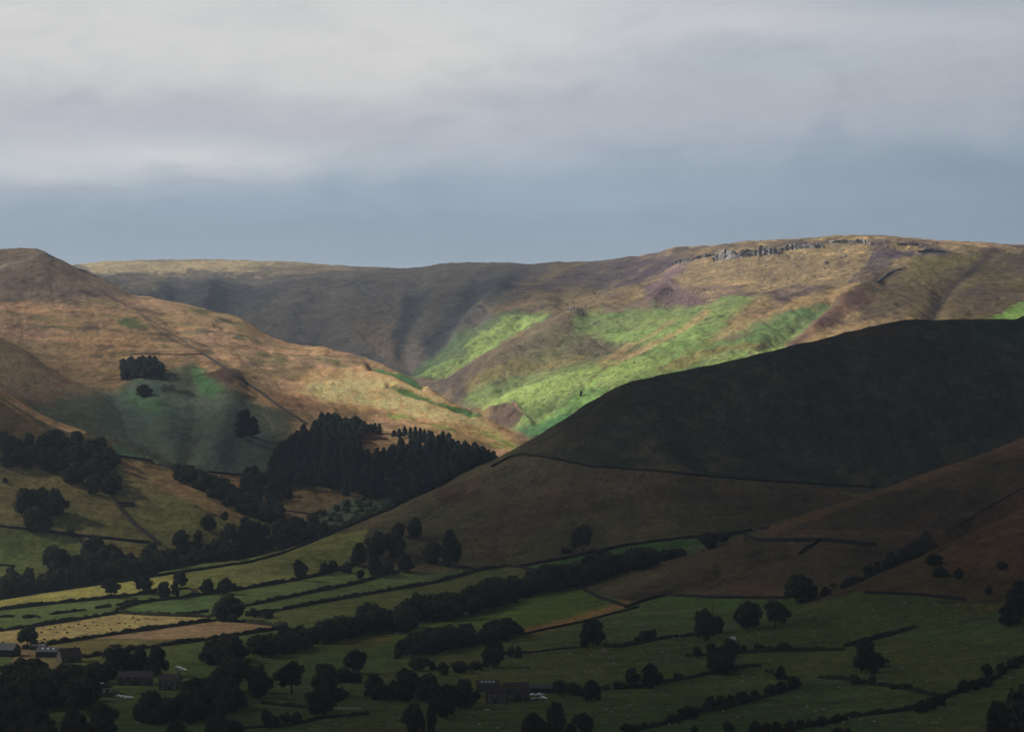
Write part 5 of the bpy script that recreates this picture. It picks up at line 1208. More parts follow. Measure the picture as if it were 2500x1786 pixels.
hedge([(600, 1504), (660, 1494), (845, 1460), (993, 1435), (1060, 1423), (1123, 1406), (1172, 1392), (1234, 1382)], 'long straight hedge above the sheep pasture')
hedge([(1120, 1385), (1167, 1391)], 'faint hedge branch under the brown slope', 1.6)
wall([(1236, 1382), (1262, 1385), (1323, 1394)], 'wall dropping behind the long valley belt')
wall([(1262, 1385), (1385, 1363), (1523, 1333), (1620, 1320), (1708, 1311), (1785, 1303), (1877, 1290)], 'wall separating the plain slope from the green field strip', 2.2, 1.2)
wall([(290, 1422), (363, 1410), (447, 1397), (616, 1372), (700, 1348), (785, 1314), (877, 1275), (975, 1234)], 'wall along the edge of the meadows above the stream wood', 2.0, 1.1)
wall([(138, 1443), (246, 1427), (290, 1421)], 'low wall at the top left of the yellow meadow')
wall([(1200, 1140), (1246, 1115), (1280, 1110), (1339, 1118), (1446, 1140), (1600, 1150), (1754, 1166), (1900, 1177), (2016, 1184), (2142, 1190)], 'long wall across the big dark hill between brown grass and dark moor', 1.8, 1.0)
wall([(493, 863), (540, 893), (585, 926), (632, 956), (677, 990), (715, 1015), (748, 1036)], 'dark wall descending the tan hill to the pine plantation', 2.4, 1.5)
wall([(299, 866), (360, 864), (430, 866), (493, 864)], 'faint level wall above the small pine block', 0.8, 0.5)
wall([(335, 764), (380, 790), (430, 822), (493, 863)], 'faint wall climbing from the dark diagonal wall towards the left summit', 1.0, 0.6)
wall([(271, 1209), (286, 1231), (305, 1258), (323, 1277), (360, 1306), (391, 1333)], 'wall falling diagonally between the two fields below the left wood', 2.8, 1.8)
wall([(-50, 1280), (0, 1286), (55, 1292), (120, 1300), (185, 1308), (280, 1317), (370, 1327)], 'level wall dividing the upper field from the bright green field', 2.2, 1.3)
wall([(-50, 1376), (0, 1380), (37, 1383)], 'short wall by the left edge of the stream wood')
wall([(192, 1311), (203, 1332)], 'short wall stub dropping into the stream wood')
wall([(286, 1115), (330, 1120), (370, 1126), (431, 1148)], 'wall along the top of the tan field beside the left wood', 1.9, 1.0)
wall([(508, 1153), (560, 1158), (604, 1161)], 'wall on the upper edge of the small orange field', 2.0, 1.1)
wall([(676, 1222), (690, 1246), (760, 1256)], 'faint wall under the small field by the plantation', 1.4)
wall([(1372, 1430), (1415, 1434), (1462, 1459), (1526, 1481)], 'curved wall end at the toe of the brown spur', 2.0, 1.2)
wall([(1526, 1484), (1575, 1467), (1625, 1453), (1723, 1459), (1840, 1461), (1919, 1461)], 'wall between the rusty spur and the bright green pasture', 1.9, 1.1)
wall([(1274, 1550), (1340, 1535), (1419, 1519), (1490, 1500), (1560, 1482)], 'low wall under the brown track', 1.3)
hedge([(1200, 1596), (1240, 1597)], 'short hedge stub under the egg-shaped tree', 1.6)
wall([(1222, 1596), (1296, 1594), (1360, 1585), (1419, 1581)], 'low wall leading left from the lone oval tree', 1.2)
hedge([(1475, 1577), (1512, 1581), (1560, 1571), (1623, 1558), (1697, 1551)], 'low hedge between the lone oval tree and the tall ragged tree', 1.9)
hedge([(1555, 1566), (1580, 1558), (1600, 1556)], 'thicker bushy piece on the low hedge in the middle pasture', 4.2, 4.0)
hedge([(1500, 1682), (1560, 1677), (1611, 1669), (1709, 1650), (1760, 1642), (1820, 1628), (1857, 1627)], 'hedge under the pasture pair rising right', 1.8)
hedge([(1870, 1638), (1904, 1653), (1930, 1660)], 'broken hedge falling right to the ragged clump', 1.6)
hedge([(1672, 1601), (1740, 1600), (1796, 1595), (1880, 1591), (1968, 1588), (2060, 1587)], 'level dark hedge under the mid-pasture row', 1.9)
hedge([(1549, 1784), (1600, 1773), (1648, 1763), (1709, 1738), (1770, 1730), (1833, 1712), (1900, 1690), (1956, 1671)], 'slanting hedge carrying the long hedge clump', 2.0)
hedge([(1960, 1775), (2026, 1765), (2080, 1750), (2137, 1743), (2231, 1732), (2310, 1702), (2360, 1682), (2423, 1660), (2460, 1632), (2520, 1600)], 'long hedge rising to the right edge at lower right', 2.0)
hedge([(1999, 1655), (2073, 1660), (2110, 1668), (2162, 1675), (2220, 1684), (2285, 1700), (2310, 1704)], 'hedge falling right from the bell-shaped tree', 1.9)
hedge([(2063, 1579), (2085, 1572), (2125, 1563), (2190, 1545), (2236, 1531)], 'dark hedge stub running up right behind the bell-shaped tree', 2.2)
wall([(2112, 1448), (2180, 1450), (2260, 1454), (2359, 1466)], 'faint wall at the top of the right-hand pasture', 1.6)
wall([(1818, 1306), (1846, 1320), (1920, 1321), (2006, 1319), (2080, 1326), (2139, 1333)], 'dark wall across the spur above the rusty bank', 2.4, 1.6)
wall([(2006, 1318), (1985, 1330), (1965, 1342), (1952, 1355)], 'wall branch dropping down the rusty bank', 2.4, 1.6)
hedge([(638, 1716), (690, 1722), (746, 1727)], 'hedge left of the wide skirted tree near the bottom', 1.6)
hedge([(500, 1787), (620, 1776), (700, 1772), (790, 1753), (900, 1742)], 'curved hedge below the garden pair', 1.2)
wall([(2320, 1296), (2400, 1245), (2500, 1190)], 'thin wall along the gully rim high on the right', 0.7, 0.5)

# ------------------------------------------------------------------ rocks
def rock_mesh(seed, mat, sub=2, rough=0.35, tall=1.0):
    import bmesh
    r = random.Random(seed); bm = bmesh.new(); bmesh.ops.create_icosphere(bm, subdivisions=sub, radius=0.5)
    cuts = [Vector((r.gauss(0, 1), r.gauss(0, 1), r.gauss(0, 1))).normalized() for _ in range(9)]
    for v in bm.verts:
        d = v.co.normalized(); k = 0.5
        for c in cuts:
            q = d.dot(c)
            if q > 0.55: k = min(k, 0.32/q)
        v.co = d*k*(1+r.uniform(-0.06, 0.06)); v.co.z = max(v.co.z*tall, -0.3)+0.25
    me = bpy.data.meshes.new('boulder'); bm.to_mesh(me); bm.free(); me.materials.append(mat); return me
M_BOULDER = plain_mat('boulder stone', (0.24, 0.225, 0.225), noise_scale=0.5, amp=0.3, bump=0.6)
RK = [rock_mesh(i, M_BOULDER) for i in range(5)]; RKD = [rock_mesh(20+i, M_CRAGD) for i in range(3)]
def boulder(px, py, w, label, group=None, dark=False, h=0.8):
    x, y = hit(px, py); s = w*mpp(y)
    o = link('boulder', (RKD if dark else RK)[rnd.randrange(3 if dark else 5)]); o.location = wp(x, y, -0.1*s); o.rotation_euler = (0, 0, rnd.uniform(0, 6.28))
    o.scale = (s, s*rnd.uniform(0.7, 1.1), s*h*rnd.uniform(0.8, 1.1)); return tag(o, label, 'boulder', group)
def outcrop(pts, bot, label, mat=None, n=60, bw=(3, 7), name='rock_outcrop'):
    rear = 4.0 if n >= 90 or pts[0][1] < 612 and pts[0][0] > 1700 else 1.0
    """a jointed rock face: one continuous broken sheet of buttresses and ledges standing out of the slope"""
    P = resample(path_pts([(a_, b_+bot) for a_, b_ in pts]), 1.1); n_ = len(P); P0 = P.mean(0); hgt = bot*mpp(P0[1])*(0.85 if rear > 2 else 0.5)
    d = np.gradient(P[:, :2], axis=0); d /= np.linalg.norm(d, axis=1)[:, None]+1e-9; nx = np.stack([d[:, 1], -d[:, 0]], 1)
    if nx[:, 1].mean() > 0: nx = -nx
    nx = nx*0.35+np.array([0.0, -0.65]); nx /= np.linalg.norm(nx, axis=1)[:, None]
    s_ = np.arange(n_)*1.1; sd = rnd.random()*100; R_ = 12
    col = vnoise(s_/7.0+sd, s_*0, 5); col2 = vnoise(s_/6.0+sd, s_*0, 6)*0.7+vnoise(s_/4.5+sd, s_*0, 7)*0.35; env = np.sin(np.pi*(np.arange(n_)+0.5)/n_)**0.35
    hh = hgt*(0.52+0.55*col2)*np.maximum(env, 0.35)*(0.90+0.12*(col > 0.5)); deep = 2.6*(vnoise(s_/2.4+sd, s_*0+3, 8) > 0.78)
    V = []
    for k in range(R_+1):
        t = k/R_; led = np.floor(t*3+col*1.2)/3.0
        out = (1-np.clip(led, 0, 1.1))*hgt*0.22+2.0*col-deep+3.2*(vnoise(s_/4.5+sd, s_*0+t*6.0, 9)-0.5)
        jag = (vnoise(s_/1.6+sd, s_*0+t*6.0, 12)-0.5)*0.9
        V.append(np.stack([P[:, 0]+nx[:, 0]*out, P[:, 1]+nx[:, 1]*out, P[:, 2]+hh*t+jag*(k > 1)-2.0*(k == 0)], 1))
    V.append(np.stack([P[:, 0]-nx[:, 0]*(2+0.5*hgt), P[:, 1]-nx[:, 1]*(2+0.5*hgt), P[:, 2]+hh*0.93], 1)); V.append(np.stack([P[:, 0]-nx[:, 0]*hgt*rear, P[:, 1]-nx[:, 1]*hgt*rear, P[:, 2]+hh*(0.35 if rear > 2 else -0.4)], 1))
    V = np.stack(V, 0); K = V.shape[0]; ii = np.arange(K*n_).reshape(K, n_)
    Fq = np.stack([ii[:-1, :-1], ii[:-1, 1:], ii[1:, 1:], ii[1:, :-1]], -1).reshape(-1, 4)
    ob = link(name, mesh_arrays(name, V.reshape(-1, 3)-P0, Fq, mat or M_CRAG, False)); ob.location = P0.tolist(); return tag(ob, label, 'rocks')
outcrop([(1640, 622), (1665, 616), (1690, 614)], 24, 'grey broken crag at the left start of the edge', n=30, mat=M_CRAGD)
outcrop([(1692, 617), (1730, 608), (1745, 604)], 18, 'low dark crag second from left on the edge', n=26, mat=M_CRAGD)
outcrop([(1740, 604), (1790, 598), (1800, 597)], 32, 'tall fluted crag in the middle of the edge', n=60)
outcrop([(1798, 598), (1850, 592), (1905, 588)], 30, 'longest grey crag face just right of the fluted crag', n=90)
outcrop([(1905, 590), (1960, 584), (2010, 582)], 22, 'thinning crag towards the summit', n=56)
outcrop([(2010, 582), (2060, 580), (2130, 582)], 12, 'low pale rocks on the summit rim', n=34)
outcrop([(2190, 588), (2240, 590), (2262, 598)], 8, 'pale tan rocks strung right of the summit', n=22)
outcrop([(2240, 606), (2280, 604), (2310, 606)], 10, 'dark ribbed crag under the right shoulder', n=28, mat=M_CRAGD)
outcrop([(2140, 680), (2165, 662), (2190, 650), (2210, 645)], 9, 'dark slanting crag above the shaded spur', n=26, mat=M_CRAGD)
outcrop([(190, 652), (210, 656), (232, 668)], 8, 'little dark crag behind the saddle of the left hill', n=20, bw=(3, 6), mat=M_CRAGD)
outcrop([(112, 615), (132, 624), (152, 633)], 5, 'rocks on the shoulder of the left summit', n=16, bw=(1.5, 3), mat=M_CRAGD)
for (cx0, cy0, rx, ry, n_, lb_, gp_) in [(1398, 757, 36, 11, 58, 'blocky grey stone piled in the crag knob above the bracken band', 'stones of the crag knob'), (1480, 722, 50, 10, 22, 'grey stone on the thin rocky line', 'stones of the rocky line'),
        (1640, 728, 30, 12, 16, 'grey stone on the purple heather', 'stones on the purple heather'), (1705, 722, 30, 9, 14, 'grey stone beside the scattered rib', 'stones of the scattered rib'), (1850, 624, 110, 10, 34, 'grey block fallen below the long crag', 'fallen blocks of the edge'), (2050, 592, 70, 8, 20, 'pale stone on the summit slope', 'summit stones')]:
    for _ in range(n_): boulder(cx0+rnd.gauss(0, rx*0.6), cy0+rnd.gauss(0, ry*0.6)-(rnd.random()*6), rnd.uniform(3, 9) if n_ > 50 else rnd.uniform(2.5, 7), lb_, gp_, dark=rnd.random() < 0.35)
for px, py, w, dk, lb in [(2016, 642, 15, True, 'dark square boulder below the summit rim'), (2063, 626, 12, False, 'pale boulder right of the dark square one'), (2126, 596, 14, False, 'pale block high under the summit'),
        (2013, 655, 7, False, 'small pale stone under the dark square boulder'), (2165, 602, 8, False, 'pale stone right of the summit block'), (1527, 880, 8, True, 'dark boulder on the lower grassy streak'),
        (1548, 886, 9, True, 'grey boulder right of the lower grassy streak'), (1647, 823, 7, True, 'dark stone on the upper grassy streak'), (2135, 627, 9, False, 'whitish boulder beside the heather scar'), (2040, 676, 5, False, 'tiny pale boulder low on the golden slope')]:
    boulder(px, py, w, lb, dark=dk)
for pg, n, lb, gp, ws in [([(1750, 640), (1900, 625), (2100, 600), (2200, 610), (2120, 680), (1950, 690), (1780, 690)], 38, 'small pale boulder strewn on the golden slope under the edge', 'boulders under the edge', (3, 8)),
        ([(1300, 770), (1440, 760), (1400, 800), (1300, 870), (1240, 880)], 18, 'small grey boulder in the scree under the crag knob', 'scree boulders', (2.5, 5.5)),
        ([(1450, 745), (1620, 700), (1760, 700), (1740, 745), (1600, 755)], 30, 'grey boulder among heather above the bracken', 'heather boulders', (3, 7)),
        ([(985, 895), (1060, 925), (1100, 985), (1060, 970), (1010, 930)], 20, 'stone lining the narrow stream clough', 'clough stones', (3, 6))]:
    xs = [p[0] for p in pg]; ys_ = [p[1] for p in pg]; k = 0
    while k < n:
        x = rnd.uniform(min(xs), max(xs)); y = rnd.uniform(min(ys_), max(ys_))
        if inpoly(x, y, pg): boulder(x, y, rnd.uniform(*ws), lb, gp); k += 1

# ------------------------------------------------------------------ sheep and rushes
def sheep_mesh():
    V = []; Fc = []
    prof = [(-0.60, 0.10, 0.62), (-0.52, 0.26, 0.62), (-0.25, 0.34, 0.62), (0.10, 0.33, 0.62), (0.38, 0.26, 0.66), (0.52, 0.15, 0.70), (0.62, 0.11, 0.62), (0.80, 0.09, 0.48), (0.86, 0.04, 0.44)]
    n = 10
    for x, r, z in prof:
        for i in range(n): t = 2*math.pi*i/n; V.append((x, math.cos(t)*r*0.85, z+math.sin(t)*r))
    for k in range(len(prof)-1):
        for i in range(n): Fc.append((k*n+i, k*n+(i+1) % n, (k+1)*n+(i+1) % n, (k+1)*n+i))
    Fc.append(tuple(range(n-1, -1, -1))); o = (len(prof)-1)*n; Fc.append(tuple(o+i for i in range(n)))
    for sx in (-0.4, 0.36):
        for sy in (-0.16, 0.16): tube(V, Fc, (sx, sy, 0.5), (sx+0.02, sy, 0.0), 0.075, 0.035, 5)
    for sy in (-1, 1): tube(V, Fc, (0.60, sy*0.07, 0.66), (0.58, sy*0.19, 0.62), 0.035, 0.012, 4)
    return pymesh('sheep', V, Fc, M_WOOL, True)
SH = sheep_mesh()
def conv(o, L): return [(o[0]+x*0.24637, o[1]+y*0.24637) for x, y in L]
flocks = [
 ('white sheep grazing the pasture behind the farmyard', 'sheep behind the farmyard', conv((1000, 1386), [(1243, 850), (1298, 847), (1397, 833), (1585, 855), (1542, 905), (1218, 992), (1135, 1018), (1315, 1040), (1453, 1017), (1500, 1015), (1745, 1030), (1813, 1033), (1850, 1055), (1882, 992), (1912, 812), (1940, 828), (1803, 873), (1983, 893), (2015, 898), (2020, 950), (2078, 1070), (2222, 825), (2210, 910), (690, 1022), (665, 1040)])
   + conv((1500, 1386), [(587, 697), (647, 697), (388, 780), (337, 798), (257, 830), (475, 843), (535, 864), (515, 933), (628, 790), (738, 822)])),
 ('white sheep in the low pasture right of the farm near the bottom', 'sheep right of the farm', conv((1000, 1386), [(2145, 1265), (2178, 1372), (1950, 1412), (2003, 1430), (2158, 1472)]) + conv((1500, 1386), [(1270, 1073), (1272, 1125), (1380, 1092), (543, 1408), (1080, 1427), (1307, 1435), (1228, 1488), (605, 1547), (545, 1553), (735, 1580)])),
 ('white sheep beneath the tall stack in mid pasture', 'mid pasture sheep', conv((1500, 1386), [(1540, 915), (1948, 970), (2018, 730), (1975, 680), (1540, 655), (1330, 690), (1430, 660)])),
 ('white sheep scattered over the wide right-hand pasture', 'sheep of the right-hand pasture', conv((1940, 1386), [(315, 355), (780, 425), (683, 497), (477, 537), (483, 583), (1095, 358), (1388, 366), (1405, 448), (1000, 536), (1608, 555), (1545, 545), (1403, 590), (1755, 695), (1693, 797), (1392, 779), (1748, 902), (1363, 937), (1447, 972), (1067, 990), (1313, 1125), (905, 845), (1808, 573), (1625, 375)])),
 ('white sheep between the falling hedge and the bottom right hedge', 'sheep between the right hedges', conv((1940, 1386), [(440, 1187), (66, 1238), (30, 1290), (122, 1377), (208, 1427), (287, 1407)])),
 ('white sheep in the bottom right corner field', 'sheep of the corner field', conv((1940, 1386), [(2130, 1095), (2215, 1050), (540, 1495), (487, 1533), (657, 1516), (790, 1527), (1438, 1496), (1408, 1537), (1360, 1543), (1232, 1540)])),
 ('white sheep in the pasture under the long straight hedge', 'sheep under the long hedge', conv((500, 1386), [(983, 442), (1025, 449), (1160, 492), (1075, 523), (1050, 530), (1120, 540), (1255, 492), (1350, 445), (1578, 324), (1655, 324), (1712, 292), (1790, 388), (1870, 370), (1903, 322), (1840, 317), (1985, 318), (2040, 240)])),
 ('white sheep in the strip above the long straight hedge', 'sheep above the long hedge', conv((500, 1386), [(1405, 262), (1820, 215), (1550, 225)])),
 ('white sheep bunched by the gateway of the short belt', 'sheep by the gateway', conv((500, 1386), [(1876, 655), (1898, 650), (1915, 655), (1932, 652), (1950, 655), (1962, 660), (2030, 637), (1890, 660)])),
 ('white sheep in the bottom field left of the farm', 'sheep of the bottom field', conv((500, 1386), [(1495, 1437), (1600, 1430), (1300, 1548), (1472, 1537), (1815, 1527), (1860, 1520), (1925, 1495), (1037, 1600), (1565, 1600)]) + conv((1000, 1386), [(690, 1552), (875, 1590)])),
 ('white sheep on the green strip by the lower left trees', 'sheep of the lower left strip', conv((0, 1386), [(1875, 1460), (1980, 1468), (1405, 1530), (1370, 1540), (1838, 1543)])),
 ('pale sheep high in the field below the left wood', 'sheep below the left wood', [(225, 1238), (281, 1270), (182, 1210), (240, 1225)]),
]
for lb, gp, L in flocks:
    for px, py in L:
        x, y = hit(px, py); o = link('sheep', SH); o.location = wp(x, y, 0.0); o.rotation_euler = (0, 0, rnd.choice([0, math.pi])+rnd.uniform(-0.7, 0.7)); s = rnd.uniform(0.85, 1.1); o.scale = (s, s, s); tag(o, lb, 'sheep', gp)
RM = crown_mesh('rush_clump', [(rnd.uniform(-.3, .3), rnd.uniform(-.3, .3), .4, .25, .4) for _ in range(4)], M_RUSH, 90, 0.3)
for px, py in conv((0, 1386), [(180, 640), (1180, 505), (1320, 495), (1445, 503), (1540, 515), (1745, 505), (925, 540), (845, 575), (600, 575), (495, 608), (430, 600), (665, 645), (805, 672), (1080, 560), (1410, 582), (1505, 575), (1240, 552), (1175, 553), (830, 630), (440, 710), (1340, 540), (1100, 610), (1285, 580), (870, 600), (730, 585), (640, 610), (560, 640), (960, 570), (1200, 545), (1370, 520), (780, 560), (690, 590), (545, 590), (410, 640), (30, 740)]):
    x, y = hit(px, py); o = link('rush_clump', RM); o.location = wp(x, y, 0); s = rnd.uniform(0.8, 1.5); o.scale = (s, s, s*0.7); tag(o, 'dark clump of rushes dotted over the tan field', 'rushes', 'rush clumps in the tan field')
# ------------------------------------------------------------------ farms
M_STONE = plain_mat('house stone', (0.095, 0.085, 0.072), noise_scale=1.2, amp=0.35, bump=0.4)
M_SLATE = plain_mat('stone slates', (0.056, 0.051, 0.054), noise_scale=1.5, amp=0.3)
M_ROOFB = plain_mat('brown roof', (0.062, 0.052, 0.05), noise_scale=1.5, amp=0.3)
M_TIN = plain_mat('grey sheet roofing', (0.065, 0.07, 0.082), noise_scale=0.6, amp=0.2, rough=0.5, spec=0.4)
M_TIMB = plain_mat('dark boarding', (0.045, 0.042, 0.04), noise_scale=1.0, amp=0.3)
M_PALE = plain_mat('white paint', (0.75, 0.76, 0.78), noise_scale=2.0, amp=0.08, rough=0.5, spec=0.4)
M_FRAME = plain_mat('pale window frame', (0.5, 0.49, 0.47), noise_scale=3.0, amp=0.1)
M_GLASS = plain_mat('dark glass', (0.03, 0.035, 0.04), noise_scale=1.0, amp=0.1, rough=0.12, spec=0.9)
M_SKYL = plain_mat('clear roof sheet', (0.5, 0.55, 0.6), noise_scale=2.0, amp=0.1, rough=0.3, spec=0.6)
M_CARD = plain_mat('dark car paint', (0.05, 0.055, 0.07), noise_scale=2.0, amp=0.1, rough=0.25, spec=0.8)
M_CARS = plain_mat('silver car paint', (0.92, 0.94, 0.97), noise_scale=2.0, amp=0.03, rough=0.3, spec=0.8, metal=0.85)
M_TYRE = plain_mat('rubber', (0.02, 0.02, 0.02), noise_scale=8, amp=0.1)
M_GRAV = plain_mat('pale gravel', (0.34, 0.33, 0.33), noise_scale=2.0, amp=0.3)
def box(V, Fc, x0, x1, y0, y1, z0, z1):
    o = len(V); V += [(x, y, z) for z in (z0, z1) for y in (y0, y1) for x in (x0, x1)]
    Fc += [(o, o+2, o+3, o+1), (o+4, o+5, o+7, o+6), (o, o+1, o+5, o+4), (o+1, o+3, o+7, o+5), (o+3, o+2, o+6, o+7), (o+2, o, o+4, o+6)]
def part(name, boxes, mat, parent):
    V = []; Fc = []
    for b in boxes: box(V, Fc, *b)
    return link(name, pymesh(name, V, Fc, mat), parent)
def building(name, px, py, w, d, eave, ridge, rot, label, wallm, roofm, windows=(), doors=(), chimneys=(), skylights=(), cat='building', along=True):
    """px,py = middle of the front foot; w,d in metres; ridge runs along x"""
    x, y = hit(px, py); rt = bpy.data.objects.new(name, None); COL.objects.link(rt); rt.location = wp(x, y, -0.1); rt.rotation_euler = (0, 0, rot); tag(rt, label, cat)
    hw = w/2
    V = [(-hw, 0, -1.5), (hw, 0, -1.5), (hw, d, -1.5), (-hw, d, -1.5), (-hw, 0, eave), (hw, 0, eave), (hw, d, eave), (-hw, d, eave), (-hw, d/2, ridge), (hw, d/2, ridge)]
    link('wall', pymesh('wall', V, [(0, 1, 5, 4), (1, 2, 6, 9, 5), (2, 3, 7, 6), (3, 0, 4, 8, 7)], wallm), rt)
    sl = (ridge-eave)/(d/2); ov = 0.35; t = 0.16
    a = [(-hw-ov, -ov, eave-ov*sl+0.03), (hw+ov, -ov, eave-ov*sl+0.03), (hw+ov, d/2, ridge+0.03), (-hw-ov, d/2, ridge+0.03), (hw+ov, d+ov, eave-ov*sl+0.03), (-hw-ov, d+ov, eave-ov*sl+0.03)]
    V = a+[(p[0], p[1], p[2]+t) for p in a]
    Fc = [(0, 1, 2, 3), (3, 2, 4, 5), (6, 9, 8, 7), (9, 11, 10, 8), (0, 6, 7, 1), (5, 4, 10, 11), (0, 3, 9, 6), (3, 5, 11, 9), (1, 7, 8, 2), (2, 8, 10, 4)]
    rf = link('roof', pymesh('roof', V, Fc, roofm), rt)
    for (cx_, hh) in chimneys: part('chimney', [(cx_-0.4, cx_+0.4, d/2-0.35, d/2+0.35, ridge-0.5, ridge+hh), (cx_-0.5, cx_+0.5, d/2-0.45, d/2+0.45, ridge+hh, ridge+hh+0.15)], wallm, rf)
    for (sx, sv, sw) in skylights:
        f0, f1 = sv, sv+0.32; zz = lambda f: eave+(ridge-eave)*f+0.24; yy = lambda f: d/2*f
        V = [(sx-sw/2, yy(f0), zz(f0)), (sx+sw/2, yy(f0), zz(f0)), (sx+sw/2, yy(f1), zz(f1)), (sx-sw/2, yy(f1), zz(f1))]; V = V+[(p[0], p[1], p[2]+0.05) for p in V]
        link('skylight', pymesh('skylight', V, [(3, 2, 1, 0), (4, 5, 6, 7), (0, 1, 5, 4), (1, 2, 6, 5), (2, 3, 7, 6), (3, 0, 4, 7)], M_SKYL), rf)
    for (wx, wz, ww, wh) in windows:
        f = part('window', [(wx-ww/2, wx+ww/2, -0.08, 0.02, wz+wh-0.12, wz+wh), (wx-ww/2, wx+ww/2, -0.08, 0.02, wz, wz+0.12), (wx-ww/2, wx-ww/2+0.12, -0.08, 0.02, wz+0.12, wz+wh-0.12), (wx+ww/2-0.12, wx+ww/2, -0.08, 0.02, wz+0.12, wz+wh-0.12), (wx-0.05, wx+0.05, -0.06, 0.02, wz+0.12, wz+wh-0.12)], M_FRAME, rt)
        part('pane', [(wx-ww/2+0.12, wx+ww/2-0.12, -0.03, 0.01, wz+0.12, wz+wh-0.12)], M_GLASS, f)
    for (dx, dw, dh) in doors: part('door', [(dx-dw/2, dx+dw/2, -0.06, 0.02, -0.2, dh)], M_TIMB, rt)
    return rt
building('farmhouse', 1213, 1716, 11.0, 7.5, 5.4, 8.3, 0.05, 'stone farmhouse with pale-framed windows in two rows', M_STONE, M_ROOFB,
         [(-3.6, 3.3, 1.3, 1.3), (-1.2, 3.3, 1.1, 1.3), (1.2, 3.3, 1.3, 1.3), (3.6, 3.3, 1.0, 1.2), (-3.6, 0.9, 1.5, 1.3), (1.8, 0.9, 1.3, 1.3), (4.0, 0.9, 1.0, 1.3)], [(-0.8, 1.1, 2.1)], [(-5.0, 1.3), (4.8, 1.3)])
building('farm_building', 1192, 1688, 12.0, 8.0, 3.4, 5.6, 0.04, 'stone outbuilding with four bright skylights behind the farmhouse', M_STONE, M_SLATE, (), [(3.5, 2.0, 2.4)], (), [(-3.2, 0.5, 1.1), (-1.2, 0.5, 1.1), (0.8, 0.5, 1.1), (2.8, 0.5, 1.1)])
building('barn', 1263, 1712, 12.5, 9.0, 4.9, 9.3, 0.12, 'large brown stone barn in the middle of the farm range', M_STONE, M_ROOFB, [(-3.5, 2.2, 1.2, 1.0)], [(0.5, 3.2, 3.6), (4.4, 1.1, 2.1)])
building('farm_shed', 1325, 1691, 15.5, 6.0, 2.7, 4.3, -0.02, 'long low shed with mauve-grey sheet roof beside the parked cars', M_TIMB, M_TIN, (), [(-5, 2.8, 2.2), (-1, 2.8, 2.2), (3.2, 2.8, 2.2)])
building('farm_shed', 1100, 1716, 4.0, 3.4, 2.2, 3.2, 0.2, 'small garden outhouse hidden among trees left of the farmhouse', M_STONE, M_SLATE, (), [(0.6, 0.9, 1.9)])
# lower left farm
building('barn', -8, 1602, 20, 12, 4.2, 7.4, -0.22, 'pale grey metal barn roof cut by the left edge', M_TIMB, M_TIN, (), [(2, 3.5, 3.5)])
building('barn', 116, 1604, 14, 10, 3.4, 5.6, -0.08, 'grey metal barn with bright roof lights beside the upright tree', M_TIMB, M_TIN, (), [(0, 3.5, 3)], (), [(-3.6, 0.45, 1.0), (-0.4, 0.45, 1.0), (2.8, 0.45, 1.0)])
building('farm_shed', 92, 1586, 9, 5, 2.4, 3.4, -0.05, 'low shed with a row of white roof sheets behind the metal barn', M_TIMB, M_TIN, (), [(2, 1.5, 2)], (), [(-3.2, 0.4, 0.9), (-1.2, 0.4, 0.9), (0.8, 0.4, 0.9), (2.8, 0.4, 0.9)])
building('barn', 175, 1617, 12, 9, 3.6, 8.0, 0.5, 'brown roofed stone barn with steep gable against the stubble field', M_STONE, M_ROOFB, (), [(0, 2.4, 2.8)], [(3.5, 0.7)])
building('cottage', 330, 1672, 18, 8, 4.6, 7.2, 0.04, 'long low cottage with pale ridge at lower left', M_STONE, M_SLATE, [(-6, 2.8, 1.1, 1.1), (-2, 2.8, 1.1, 1.1), (2, 2.8, 1.1, 1.1), (6, 2.8, 1.1, 1.1), (-4, 0.8, 1.2, 1.2), (4, 0.8, 1.2, 1.2)], [(0, 1.1, 2.1)], [(-8, 1.2), (8, 1.2)])
building('cottage', 412, 1684, 10.5, 7.5, 5.2, 8.0, -0.12, 'taller buff stone cottage with small windows right of the long one', M_STONE, M_SLATE, [(-3, 3.2, 1.0, 1.2), (0, 3.2, 1.0, 1.2), (3, 3.2, 1.0, 1.2), (-3, 0.9, 1.1, 1.2), (3, 0.9, 1.1, 1.2)], [(0.2, 1.0, 2.1)], [(-4.6, 1.2), (4.6, 1.2)])
building('farm_shed', 262, 1690, 5.5, 5.0, 3.0, 4.6, 0.5, 'small shed with a pale end wall beside the white-topped yard', M_FRAME, M_SLATE, (), [(0, 1.4, 2.1)])
